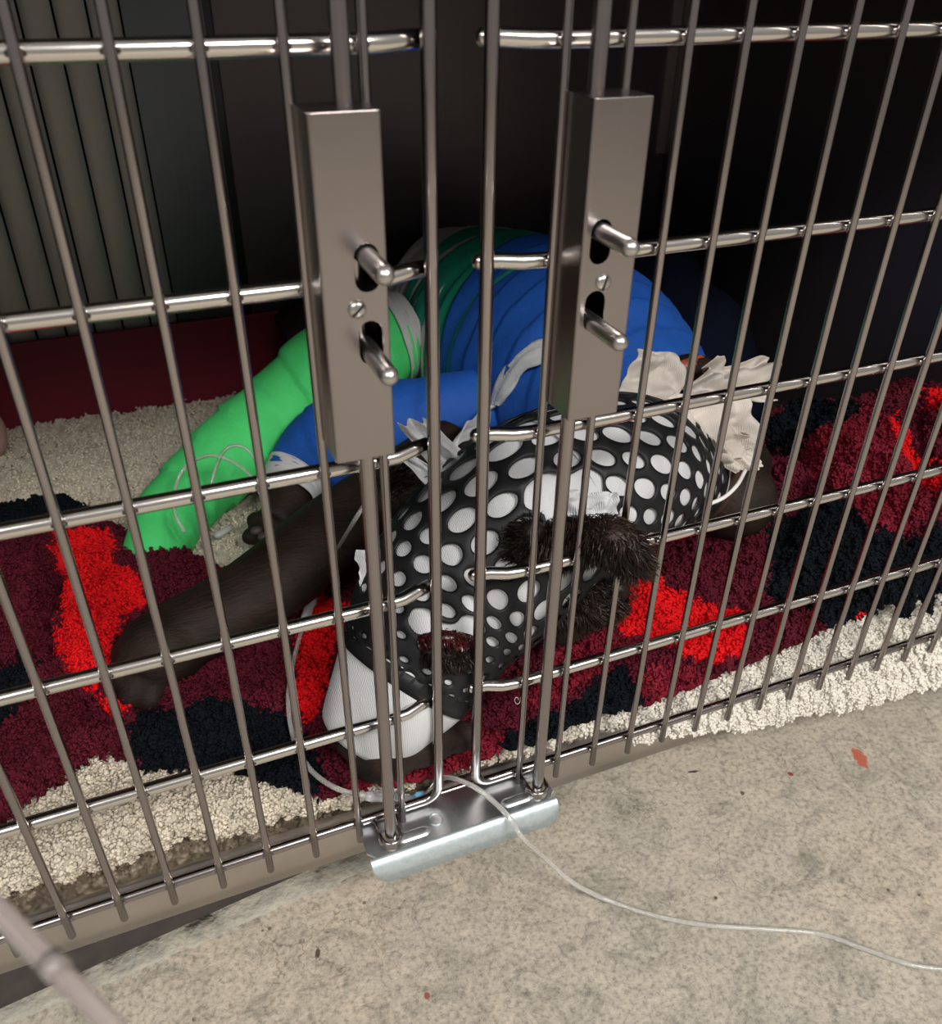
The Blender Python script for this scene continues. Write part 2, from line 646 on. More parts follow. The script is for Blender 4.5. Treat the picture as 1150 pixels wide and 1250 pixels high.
def locks(P, N, C, length, width, seed):
    """plump curled locks: bent ellipsoids of 10 points lying along the pile"""
    r = np.random.default_rng(seed)
    n = len(P)
    a = r.normal(0, 0.55, n) + 2 * pi * 2.4 * vnoise(P[:, 0] + P[:, 2] * .6, P[:, 1] - P[:, 2] * .6, 75, seed + 9)
    ref = np.where(np.abs(N[:, 2:3]) < 0.9, np.array([[0, 0, 1.0]]), np.array([[1.0, 0, 0]]))
    T1 = np.cross(N, ref)
    T1 /= np.linalg.norm(T1, axis=1)[:, None]
    T2 = np.cross(N, T1)
    d = np.cos(a)[:, None] * T1 + np.sin(a)[:, None] * T2
    tilt = (r.random(n) * 0.9 + 0.05)[:, None]
    ax = d * np.cos(tilt) + N * np.sin(tilt)
    s_ = np.cross(N, d)
    up = np.cross(s_, ax) * -1
    L = (length * (0.6 + 0.7 * r.random(n)))[:, None]
    W = (width * (0.65 + 0.6 * r.random(n)))[:, None]
    bend = ((r.random(n) - 0.5) * 1.2)[:, None]
    base = P + N * 0.0002
    vs_ = [base - ax * L * 0.05]
    for f, wr in ((0.30, 1.0), (0.72, 0.85)):
        cc = base + ax * L * f + s_ * bend * L * (f * f) * 0.5 - N * (f * f) * L * 0.28
        for q in range(4):
            an = q * pi / 2 + 0.4
            vs_.append(cc + (s_ * cos(an) + up * sin(an) * 0.7) * W * 0.5 * wr)
    vs_.append(base + ax * L + s_ * bend * L * 0.5 - N * L * 0.42)
    V = np.stack(vs_, 1).reshape(-1, 3)
    idx = np.arange(n)[:, None] * 10
    F3 = np.vstack([idx + np.array([[0, 1 + q, 1 + (q + 1) % 4]]) for q in range(4)] + [idx + np.array([[9, 5 + (q + 1) % 4, 5 + q]]) for q in range(4)])
    F4 = np.vstack([idx + np.array([[1 + q, 5 + q, 5 + (q + 1) % 4, 1 + (q + 1) % 4]]) for q in range(4)])
    cv = C[:, None, :] * (0.88 + 0.26 * r.random((n, 1, 1)))
    return V, F4, F3, np.repeat(cv, 10, 1).reshape(-1, 3)


def pile_surface(name, G, mask, colfn, amp, cl_scale, parent, dens, tl, tw, tuftname, seed, near=None, lean=0.8, uv=None):
    """G (a,b,3) grid of points -> clumpy backing mesh plus a child of tufts"""
    du = np.gradient(G, axis=0)
    dv = np.gradient(G, axis=1)
    N = np.cross(du, dv)
    N /= np.linalg.norm(N, axis=2)[..., None] + 1e-12
    if np.mean(N[..., 2]) < 0:
        N = -N
    U, W_ = uv if uv is not None else (G[..., 0], G[..., 1])
    d = amp * (clumps(U, W_, cl_scale, seed) - 0.5) + amp * 0.8 * vnoise(U, W_, cl_scale * 2.3, seed + 1)
    D = G + N * d[..., None]
    col = colfn(G[..., 0], G[..., 1], G[..., 2])
    a, b = G.shape[:2]
    idx = np.arange(a * b).reshape(a, b)
    q = np.stack([idx[:-1, :-1], idx[1:, :-1], idx[1:, 1:], idx[:-1, 1:]], -1)
    fm = mask[:-1, :-1] & mask[1:, :-1] & mask[1:, 1:] & mask[:-1, 1:]
    F = q[fm]
    if F.shape[0] and np.cross(D.reshape(-1, 3)[F[:, 1]] - D.reshape(-1, 3)[F[:, 0]], D.reshape(-1, 3)[F[:, 2]] - D.reshape(-1, 3)[F[:, 0]])[:, 2].mean() < 0:
        F = F[:, ::-1]
    me = bulk_mesh(name, D.reshape(-1, 3), F, col.reshape(-1, 3) * 0.8)
    bm = bmesh.new(); bm.from_mesh(me)
    bmesh.ops.delete(bm, geom=[v for v in bm.verts if not v.link_faces], context='VERTS')
    bm.to_mesh(me); bm.free()
    o = part(name, me, pile_m, parent)
    # tufts
    r = np.random.default_rng(seed + 5)
    A, B, Cc = D.reshape(-1, 3)[F[:, 0]], D.reshape(-1, 3)[F[:, 1]], D.reshape(-1, 3)[F[:, 3]]
    area_ = np.linalg.norm(np.cross(B - A, Cc - A), axis=1)
    pr = area_.copy()
    if near is not None:
        pr *= near(A)
    cnt = int(dens * pr.sum())
    pick = r.choice(len(F), cnt, p=pr / pr.sum())
    s, t = r.random(cnt)[:, None], r.random(cnt)[:, None]
    P = A[pick] * (1 - s - t) + B[pick] * s + Cc[pick] * t
    Nn = N.reshape(-1, 3)[F[pick, 0]]
    Cc = colfn(P[:, 0] + r.normal(0, .0012, cnt), P[:, 1] + r.normal(0, .0012, cnt), P[:, 2])
    V, F4, F3, cc = locks(P, Nn, Cc, tl, tw, seed)
    t_me = bulk_mesh(tuftname, V, F4, cc, F3)
    to = part(tuftname, t_me, pile_m, o, smooth=True)
    print('locks', name, cnt)
    to['kind'] = 'stuff'
    return o, D


# ------------------------------------------------------------------ setting: concrete floor
me = mesh('floor', [(-4, -4, FZ), (4, -4, FZ), (4, 2.5, FZ), (-4, 2.5, FZ)], [(0, 1, 2, 3)])
tag(link('floor', me, concrete, smooth=False), kind='structure', label='worn beige concrete floor with stains')
# ragged sealant strip under the kennel edge
n = 160
xs = np.linspace(-0.75, 0.02, n)
V, F = [], []
for i, x in enumerate(xs):
    e = 0.0035 * (vnoise(np.array([x]), np.array([0.]), 34, 5)[0]) + 0.002 * vnoise(np.array([x]), np.array([3.]), 120, 6)[0]
    fr = 0.034 + 0.16 * (x + 0.043) * (1 if x < 0 else .3)
    fr = 0.013 + (x + 0.289) * 0.085
    bk = 0.030 + (x + 0.289) * 0.125
    for (yy, zz) in ((fr - 0.004 + e, FZ - 0.001), (fr - 0.001 + e, FZ + 0.0012 + e * .2), (fr + 0.004 + e, FZ + 0.0016 + e * .5), (bk - 0.003 - e, FZ + 0.0014 - e * .3), (bk + e * 2, FZ + 0.0005)):
        V.append((x, yy, zz))
for i in range(n - 1):
    for k in range(4):
        F.append((i * 5 + k, (i + 1) * 5 + k, (i + 1) * 5 + k + 1, i * 5 + k + 1))
tag(link('trim_1', mesh('trim_1', V, F), kerb_m), kind='structure', label='grey smeared sealant strip on the concrete')

# ------------------------------------------------------------------ kennel body
XL, XR, YB, ZT = -0.56, 0.655, 0.745, 0.66
ken = empty('kennel', (0.05, 0.37, FZ))
tag(ken, 'stainless steel bank kennel standing on the concrete floor', 'kennel')
TZ = -0.012
part('tray_floor', mesh('t', *box_geo(XL, XR, 0.0225, YB, TZ - 0.006, TZ)), tray_m, ken, False)
# front sill: folded profile swept in x
prof = [(0.060, -0.046), (0.014, -0.046), (0.012, -0.044), (0.0115, -0.012), (0.0118, -0.0095), (0.0135, -0.008), (0.0195, -0.008),
        (0.0220, -0.0062), (0.0232, -0.0075), (0.0226, -0.012), (0.0226, -0.018)]
V = [(x, a, b) for x in (XL, XR) for a, b in prof]
k = len(prof)
F = [(i, i + 1, k + i + 1, k + i) for i in range(k - 1)]
sill = part('sill', mesh('sill', V, F), apron_m, ken, True, label='dull steel front sill below the doors')
tube('sill_lip', [(XL, 0.0150, -0.0094), (XR, 0.0150, -0.0094)], 0.0020, steel_rail, ken, 8)
pf = [(XL + 0.01, -0.008), (-0.289, 0.0235), (-0.12, 0.044), (-0.036, 0.053), (0.1, 0.064), (XR - 0.01, 0.070)]
V = [(x, y, z) for z in (FZ, -0.02) for x, y in pf + [(XR - 0.01, YB), (XL + 0.01, YB)]]
F = [tuple(range(8, 16)), tuple(reversed(range(8)))] + [(q, (q + 1) % 8, 8 + (q + 1) % 8, 8 + q) for q in range(8)]
part('base_plinth', mesh('p', V, F), plinth_m, ken, False)  # dark brown block closing the gap under the sill
part('roof_panel', mesh('r', *box_geo(XL, XR, 0.012, YB + 0.01, ZT, ZT + 0.012)), brown_panel, ken, False)
part('side_panel', mesh('s', *box_geo(XL - 0.012, XL, 0.012, YB + 0.01, -0.046, ZT)), dark_panel, ken, False)
part('side_panel', mesh('s', *box_geo(XR, XR + 0.012, 0.012, YB + 0.01, -0.046, ZT)), brown_panel, ken, False)
part('header', mesh('h', *box_geo(XL - 0.012, XR + 0.012, 0.0, 0.02, 0.60, ZT + 0.012)), steel_box, ken, False)
part('back_panel', mesh('b', *box_geo(-0.055, 0.030, YB, YB + 0.01, TZ, ZT)), dark_panel, ken, False)
part('back_panel', mesh('b', *box_geo(0.040, XR, YB, YB + 0.01, TZ, ZT)), brown_panel, ken, False)
part('leak_blocker', mesh('b', *box_geo(XL, XR, YB + 0.0125, YB + 0.016, TZ, ZT)), navy_cloth, ken, False)  # dark sheet added to stop world light leaking between the slats
part('back_seam', mesh('b', *box_geo(0.028, 0.042, YB + 0.006, YB + 0.012, TZ, ZT)), claw_m, ken, False)
part('corner_angle', mesh('c', *join_geo(box_geo(XR - 0.016, XR - 0.0005, YB - 0.003, YB - 0.0005, 0.27, ZT))), apron_m, ken, False,
     label='pale metal corner angle')
for i in range(15):  # ribs shaped to imitate the bars reflected in the steel back wall
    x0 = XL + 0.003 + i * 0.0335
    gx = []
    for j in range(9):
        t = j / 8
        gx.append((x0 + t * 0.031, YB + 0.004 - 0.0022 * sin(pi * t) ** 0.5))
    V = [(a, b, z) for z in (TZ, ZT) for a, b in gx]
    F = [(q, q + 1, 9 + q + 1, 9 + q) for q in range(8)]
    part('bar_reflection_slat', mesh('bar_reflection_slat', V, F), ribbed_m, ken, True)
part('blanket_reflection', mesh('k', *box_geo(XL + 0.002, 0.16, YB - 0.012, YB - 0.006, TZ, 0.110)), maroon_reflection, ken, False, [BEV(0.002)],  # strip standing in for the blanket's reflection in the back wall
     label='low maroon strip imitating the reflection of the blanket in the back wall')

# lock strike plate bolted on the sill
zp = -0.0055
px0, px1, pyb, pyf = -0.0315, 0.1125, 0.0112, -0.0232


def ring(cx, cy, rx, ry, n=20):
    return [(cx + rx * cos(2 * pi * i / n), cy + ry * sin(2 * pi * i / n)) for i in range(n)]


def plate_with_holes(outer, holes, z):
    bm = bmesh.new()
    edges = []
    for loop in [outer] + holes:
        vs_ = [bm.verts.new((a, b, z)) for a, b in loop]
        for i in range(len(vs_)):
            edges.append(bm.edges.new((vs_[i], vs_[(i + 1) % len(vs_)])))
    bmesh.ops.triangle_fill(bm, use_beauty=True, use_dissolve=False, edges=edges)
    return bm


outer = [(px0 + 0.004, pyb), (px1 - 0.006, pyb), (px1, pyb - 0.008), (px1, pyf + 0.006), (px1 - 0.006, pyf), (px0 + 0.006, pyf), (px0, pyf + 0.006), (px0, pyb - 0.004)]
bm = plate_with_holes(outer, [ring(-0.0125, -0.0122, 0.0085, 0.0082), ring(0.1010, -0.0122, 0.0082, 0.0080)], zp)
bmesh.ops.recalc_face_normals(bm, faces=bm.faces)
if sum(f.normal.z for f in bm.faces) < 0:
    bmesh.ops.reverse_faces(bm, faces=bm.faces)
me = bpy.data.meshes.new('strike_top'); bm.to_mesh(me); bm.free()
plate = part('strike_plate', me, galv, ken, False, [('s', 'SOLIDIFY', dict(thickness=0.0016, offset=-1)), BEV(0.0005, 2)])
# front flange with rounded lower corners
fl = []
for i in range(25):
    t = 0.5 - 0.5 * cos(pi * i / 24)
    x = px0 + 0.0005 + t * (px1 - px0 - 0.001)
    e = min(t, 1 - t) * (px1 - px0)
    drop = 0.0148 if e > 0.012 else 0.0148 - 0.0115 * (1 - sqrt(max(0, 1 - (1 - e / 0.012) ** 2)))
    fl.append((x, drop))
V, F = [], []
for x, dr in fl:
    for (yy, zz) in ((pyf + 0.0008, zp - 0.0002), (pyf - 0.0012, zp - 0.0008), (pyf - 0.0030, zp - 0.0025), (pyf - 0.0030 - (dr - 0.0025) * 0.55, zp - dr)):
        V.append((x, yy, zz))
for i in range(24):
    for q in range(3):
        F.append((i * 4 + q, (i + 1) * 4 + q, (i + 1) * 4 + q + 1, i * 4 + q + 1))
galv_b = mat('blue_grey_zinc_flange', (0.56, 0.66, 0.70), 0.42, 0.75, noise=(320, 0.8, (0.72, 0.82, 0.86)), bump=(400, 0.2, 0.0004))
part('flange', mesh('flange', V, F), galv_b, plate, True, [('s', 'SOLIDIFY', dict(thickness=0.0014, offset=-1))], label='pale zinc front flange')
for cx, rr in ((0.0225, 0.0048),):
    c = [(cx + rr * cos(a), -0.0085 + rr * sin(a), zp + 0.0006) for a in np.linspace(0, 2 * pi, 24, endpoint=False)]
    V, F = tube_geo(np.array(c + [c[0], c[1]])[:25], 0.0005, 6)
    part('rivet', mesh('rivet', V, F), galv, plate)
for cx in (0.0, 0.0800):
    xs_ = np.linspace(-1, 1, 25)
    V, F = [], []
    for j, yy in enumerate(np.linspace(-1, 1, 9)):
        for x in xs_:
            xx = max(0, (abs(x) - 0.45) / 0.55)
            h = max(0, 1 - xx ** 2 - yy ** 2)
            V.append((cx + 0.004 + x * 0.013, -0.0140 + yy * 0.0045, zp - 0.0002 + 0.0016 * min(1, h * 1.6)))
    for j in range(8):
        for i in range(24):
            F.append((j * 25 + i, j * 25 + i + 1, (j + 1) * 25 + i + 1, (j + 1) * 25 + i))
    part('pressed_rib', mesh('rib', V, F), galv, plate)

# ------------------------------------------------------------------ kennel doors
SP = 0.0318
RZ = [0.0980 * i for i in range(1, 6)]
RZ = [0.09307, 0.19104, 0.29013, 0.38828, 0.48625]
DTOP = 0.585


def rail_path(x0, x1, z, stile_x, sgn):
    """rail behind the wires, its end bowed back to pass behind the stile"""
    pts = []
    for x in np.linspace(x0, x1, 60):
        e = (stile_x - x) * sgn       # distance before the stile
        t = min(1, max(0, 1 - (e - 0.002) / 0.024))
        t = t * t * (3 - 2 * t)
        pts.append((x, 0.0066 + 0.0066 * t, z + 0.0006 * t))
    return pts


def make_door(side):
    left = side == 'left'
    if left:
        stx, sgn, far = 0.0302, 1, XL + 0.006
        wires = [i * SP for i in range(0, -18, -1)]
        rodx, bx0, bx1 = -0.0125, -0.0310, -0.0012
        skip = []
    else:
        stx, sgn, far = 0.0592, -1, XR - 0.004
        wires = [0.09193 + i * SP for i in range(0, 18)]
        rodx, bx0, bx1 = 0.1015, 0.0935, 0.1235
    d = empty('kennel_door', ((stx + far) / 2, 0, 0))
    tag(d, 'left wire kennel door with its latch box and drop rod' if left else 'right wire kennel door with its latch box and drop rod', 'door',
        'wire doors of the kennel')
    # perimeter frame: stile with a bent lower corner and a bottom bar
    R = 0.012
    pts = [(stx, 0.0062, DTOP)] + [(stx, 0.0062, z) for z in np.linspace(0.55, R, 14)]
    for a in np.linspace(0, pi / 2, 9)[1:]:
        pts.append((stx - sgn * R * (1 - cos(a)), 0.0062, R - R * sin(a)))
    pts += [(x, 0.0062, 0.0) for x in np.linspace(stx - sgn * (R + 0.02), far, 30)]
    tube('stile', pts, 0.0037, steel, d, 14)
    tube('hinge_bar', [(far, 0.0062, 0.0), (far, 0.0062, DTOP)], 0.0037, steel, d, 10)
    tube('top_bar', [(far, 0.0062, DTOP), (stx, 0.0062, DTOP)], 0.0037, steel, d, 10)
    for z in RZ:
        over = stx + sgn * (0.0008 if not left else -0.0015)
        a, b = (far, over)
        tube('rail', rail_path(a, b, z, stx, sgn), 0.0042, steel_rail, d, 14, dome=not left)
    first = None
    for x in wires:
        if abs(x) > 10 or not (XL + 0.01 < x < XR - 0.01):
            continue
        if first is None:
            zz = np.linspace(-0.0125, DTOP + 0.003, 16)
            first = tube('wire', [(x, 0.0, z) for z in zz], 0.00245, steel, d, 10)
            fx = x
        else:
            c = first.copy()
            S.collection.objects.link(c)
            c.parent = d
            c.location = (x - fx, 0, 0)
    # welds where wires cross rails: little collars, one part
    geos = []
    for x in wires:
        if not (XL + 0.01 < x < XR - 0.01):
            continue
        for z in RZ + [0.0]:
            geos.append(tube_geo([(x - 0.0036 * 1, 0.0038, z), (x, 0.0034, z + 0.0003), (x + 0.0036, 0.0038, z)], [0.0015, 0.0028, 0.0015], 6))
    wd = part('weld_bead', mesh('w', *join_geo(*geos)), steel, d)
    wd['kind'] = 'stuff'
    # drop rod
    ry = -0.0125
    rod = tube('lock_rod', [(rodx, ry, z) for z in np.linspace(-0.026, DTOP - 0.01, 20)], 0.0041, steel, d, 16, dome=True)
    # clip that guides the rod at the bottom bar
    cl = []
    for a in np.linspace(-0.2 * pi, -0.8 * pi, 14):
        cl.append((rodx + 0.0078 * cos(a), ry + 0.001 + 0.0078 * sin(a), -0.0005))
    cl = [(rodx + 0.0078, 0.003, -0.0005)] + cl + [(rodx - 0.0078, 0.003, -0.0005)]
    V, F = tube_geo(np.array(cl), 0.0015, 8, True)
    part('rod_guide', mesh('rod_guide', V, F), steel, d)
    # latch housing: folded box with two slots
    z0, z1 = 0.3125, 0.4665
    yf, yb = -0.0265, -0.0015
    sx = -0.0105 if left else 0.1030
    sl = []
    for (a, b) in ((0.3945, 0.4155), (0.3610, 0.3815)):
        hw = 0.0055
        loop = [(sx + hw * cos(t), b - hw + hw * sin(t)) for t in np.linspace(0, pi, 9)] + [(sx + hw * cos(t), a + hw + hw * sin(t)) for t in np.linspace(pi, 2 * pi, 9)]
        sl.append(loop)
    rc = 0.0016
    outer = [(bx0 + rc, z0), (bx1 - rc, z0), (bx1 - rc, z1), (bx0 + rc, z1)]
    bm = plate_with_holes(outer, sl, 0)
    bm2 = bmesh.new()
    for f in bm.faces:
        vs_ = [bm2.verts.new((v.co.x, yf, v.co.y)) for v in f.verts]
        bm2.faces.new(vs_)
    bm.free()
    # folds and sides
    def strip(poly):
        for (a, b) in zip(poly[:-1], poly[1:]):
            q = [bm2.verts.new((a[0], a[1], z0)), bm2.verts.new((b[0], b[1], z0)), bm2.verts.new((b[0], b[1], z1)), bm2.verts.new((a[0], a[1], z1))]
            bm2.faces.new(q)
    strip([(bx0 + rc, yf)] + [(bx0 + rc - rc * sin(t), yf + rc - rc * cos(t)) for t in np.linspace(0.3, pi / 2, 4)] + [(bx0, yb)])
    strip([(bx1 - rc, yf)] + [(bx1 - rc + rc * sin(t), yf + rc - rc * cos(t)) for t in np.linspace(0.3, pi / 2, 4)] + [(bx1, yb)])
    for z in (z0, z1):
        q = [bm2.verts.new(c) for c in ((bx0 + rc, yf, z), (bx1 - rc, yf, z), (bx1, yf + rc, z), (bx1, yb, z), (bx0, yb, z), (bx0, yf + rc, z))]
        bm2.faces.new(q)
    bmesh.ops.remove_doubles(bm2, verts=bm2.verts, dist=0.00005)
    bmesh.ops.recalc_face_normals(bm2, faces=bm2.faces)
    me = bpy.data.meshes.new('latch_housing'); bm2.to_mesh(me); bm2.free()
    hs = part('latch_housing', me, steel_box, d, False, [('s', 'SOLIDIFY', dict(thickness=0.0011, offset=-1)), BEV(0.0007, 2)])
    part('latch_back_plate', mesh('lb', *box_geo(bx0 + 0.001, bx1 - 0.001, -0.0055, -0.0045, z0 + 0.001, z1 - 0.001)), claw_m, hs, False)
    # screw
    scx, scz = (-0.0160, 0.3875) if left else (0.1063, 0.3855)
    prof = [(0.0001, -0.0022), (0.0022, -0.0021), (0.0036, -0.0014), (0.0041, -0.0004), (0.0043, 0.0003)]
    V, F = [], []
    for r, h in prof:
        for q in range(20):
            a = 2 * pi * q / 20
            V.append((scx + r * cos(a), yf + h, scz + r * sin(a)))
    for i in range(len(prof) - 1):
        for q in range(20):
            F.append((i * 20 + q, i * 20 + (q + 1) % 20, (i + 1) * 20 + (q + 1) % 20, (i + 1) * 20 + q))
    F.append(tuple(range(20)))
    part('screw', mesh('screw', V, F), steel_pin, hs)
    ang = 0.75 if left else 1.3
    V, F = box_geo(-0.0036, 0.0036, -0.0003, 0.0003, -0.00055, 0.00055)
    V = [(scx + a * cos(ang) - c * sin(ang), yf - 0.0021 + b, scz + a * sin(ang) + c * cos(ang)) for a, b, c in V]
    part('screw_slot', mesh('screw_slot', V, F), claw_m, hs, False)
    # pins
    pz = (0.4100, 0.3660) if left else (0.4095, 0.3650)
    for z in pz:
        ty = -0.0560
        tube('latch_pin', [(sx, y, z) for y in np.linspace(-0.012, ty + 0.0042, 8)], 0.0044, steel_pin, d, 18, dome=True)
    return d


make_door('left')
make_door('right')

# ------------------------------------------------------------------ pale fleece mat on the tray, hanging out at the right
CREAM = np.array([0.66, 0.60, 0.49])
WHITE = np.array([0.70, 0.67, 0.60])


def front_y(x):
    return np.interp(x, [-0.56, -0.264, -0.187, -0.15, -0.122, -0.08, -0.035, 0.0, 0.06, 0.12, 0.20], [0.066, 0.052, 0.0455, 0.053, 0.042, 0.041, 0.034, 0.037, 0.035, 0.028, 0.0255]) \
        + 0.0022 * vnoise(x, x * 0, 60, 21) * 2


hang = lambda x: np.interp(x, [0.17, 0.205, 0.262, 0.30, 0.322, 0.36, 0.413, 0.46, 0.524, 0.65], [-0.010, -0.011, -0.022, -0.034, -0.040, -0.040, -0.048, -0.050, -0.060, -0.075]) \
    + 0.002 * vnoise(x, x * 0, 70, 8) * 2
nx, ny = 470, 150
xs = np.linspace(XL + 0.01, XR - 0.005, nx)
G = np.zeros((nx, ny, 3))
for i, x in enumerate(xs):
    xa = np.array([x])
    if x < 0.195:
        fy = front_y(xa)[0]
        lf = 0.016 * min(1, max(0, (0.03 - x) / 0.06))
        path = [(fy - 0.002, TZ + 0.001), (fy - 0.004 - lf * .4, TZ + 0.004 + lf * .6), (fy - 0.003 - lf * .75, TZ + 0.0085 + lf), (fy + 0.006 - lf * .4, 0.002 + lf), (fy + 0.05, 0.004 + lf * .6), (0.30, 0.002), (0.55, 0.0), (YB - 0.014, 0.0)]
    else:
        t = min(1, (x - 0.195) / 0.06)
        hz = hang(xa)[0]
        out = 0.0045 - 0.010 * min(1, max(0, (x - 0.25) / 0.2))
        path = [(out - 0.001, hz), (out, hz * 0.7 - 0.006), (0.0060, -0.010), (0.0145, -0.0045), (0.028, 0.001), (0.05, 0.004 + 0.020 * t * min(1, max(0, (x - 0.3) / 0.2))), (0.30, 0.003), (0.55, 0.0), (YB - 0.014, 0.0)]
    path = np.array(path)
    L = np.concatenate([[0], np.cumsum(np.hypot(*np.diff(path, axis=0).T))])
    s = (np.linspace(0, 1, ny) ** 1.7) * L[-1]
    G[i, :, 0] = x
    G[i, :, 1] = np.interp(s, L, path[:, 0])
    G[i, :, 2] = np.interp(s, L, path[:, 1])
G[..., 2] += 0.0035 * vnoise(G[..., 0], G[..., 1], 22, 33) * np.clip((G[..., 1] - 0.03) / 0.05, 0, 1)


def mat_col(x, y, z):
    t = np.clip((x - 0.05) / 0.15, 0, 1)[..., None]
    c = CREAM * (1 - t) + WHITE * t
    n = vnoise(x, y, 14, 40)[..., None]
    return c * (1 + 0.10 * n)


fm, _ = pile_surface('fleece_mat', G, np.ones((nx, ny), bool), mat_col, 0.0055, 105, None, 300000, 0.0040, 0.0034, 'pile', 51,
                     near=lambda A: np.where(A[:, 1] < 0.16, 1.0, 0.22) * np.where((A[:, 0] > 0.2) & (A[:, 1] < 0.05), 1.6, 1.0), lean=0.7)
tag(fm, 'cream fleece mat lining the tray and hanging out under the right door', 'mat')

# ------------------------------------------------------------------ patterned fleece blanket
ctrl = [(0, 620, .028), (100, 612, .032), (200, 655, .026), (280, 695, .02), (0, 750, .048), (80, 720, .060), (130, 700, .046), (170, 740, .030), (250, 720, .030),
        (40, 800, .035), (50, 860, .045), (0, 930, .035), (100, 895, .030), (200, 880, .030), (300, 850, .035), (150, 925, .024), (300, 935, .022), (380, 880, .030),
        (400, 965, .010), (380, 700, .028), (430, 700, .028), (390, 800, .032), (450, 960, .010), (450, 930, .016), (550, 930, .010), (640, 900, .022), (600, 870, .035),
        (560, 700, .03), (700, 830, .046), (760, 720, .06), (640, 600, .03), (660, 925, .008), (560, 950, .002), (740, 895, .004), (800, 872, .006), (860, 845, .010),
        (960, 818, .020), (1030, 775, .032), (1120, 705, .050), (820, 760, .062), (900, 740, .060), (900, 650, .070), (960, 600, .080), (1050, 600, .115),
        (1030, 530, .12), (1090, 480, .135), (1150, 500, .145), (950, 510, .09), (1000, 690, .070), (1100, 640, .095), (880, 800, .030), (1150, 620, .105), (1080, 560, .125),
        (930, 560, .075), (1000, 480, .10), (1150, 460, .15)]
CT = np.array([az(u, v, z) for u, v, z in ctrl])


CREASES = [(az(78, 700, .04)[:2], az(60, 800, .03)[:2], 0.022, 0.010), (az(60, 800, .03)[:2], az(120, 880, .03)[:2], 0.012, 0.009),
           (az(935, 560, .07)[:2], az(1045, 612, .09)[:2], 0.022, 0.012), (az(1045, 612, .09)[:2], az(1110, 668, .08)[:2], 0.018, 0.010),
           (az(940, 700, .05)[:2], az(985, 620, .06)[:2], 0.012, 0.010), (az(1110, 520, .12)[:2], az(1135, 600, .11)[:2], 0.014, 0.010)]


def mat_top(x, y):
    lf = 0.016 * np.clip((0.03 - x) / 0.06, 0, 1)
    return 0.005 + lf * np.clip(1 - (y - 0.05) / 0.09, 0, 1)


def hfield(x, y):
    sh = x.shape
    x, y = x.ravel(), y.ravel()
    num = np.zeros(len(x)); den = np.zeros(len(x))
    for p in CT:
        d2 = (x - p[0]) ** 2 + (y - p[1]) ** 2
        wgt = np.exp(-d2 / (2 * 0.030 ** 2)) + 1e-4 / (d2 + 0.004)
        num += wgt * p[2]; den += wgt
    h = num / den
    # soft creases and folds
    h += 0.018 * vnoise(x, y, 16, 61) + 0.008 * vnoise(x + 0.3 * y, y - 0.2 * x, 34, 62)
    # two deep creases: beside the red patch at the left, and across the heap at the right
    for (a, b, dp, wd) in CREASES:
        ab = b - a
        tt = np.clip(((x - a[0]) * ab[0] + (y - a[1]) * ab[1]) / (ab @ ab), 0, 1)
        dd = np.hypot(x - a[0] - tt * ab[0], y - a[1] - tt * ab[1])
        h -= dp * np.exp(-(dd / wd) ** 2)
        h += dp * 0.5 * np.exp(-((dd - 2.2 * wd) / wd) ** 2)
    h = np.maximum(h, mat_top(x, y) + 0.006)
    return h.reshape(sh)


def hit(u, v):
    d = ray(u, v)
    t = np.linspace(0.3, 3.2, 900)
    P = CP + t[:, None] * d
    h = hfield(P[:, 0], P[:, 1])
    k = np.argmax(P[:, 2] < h)
    return P[k]


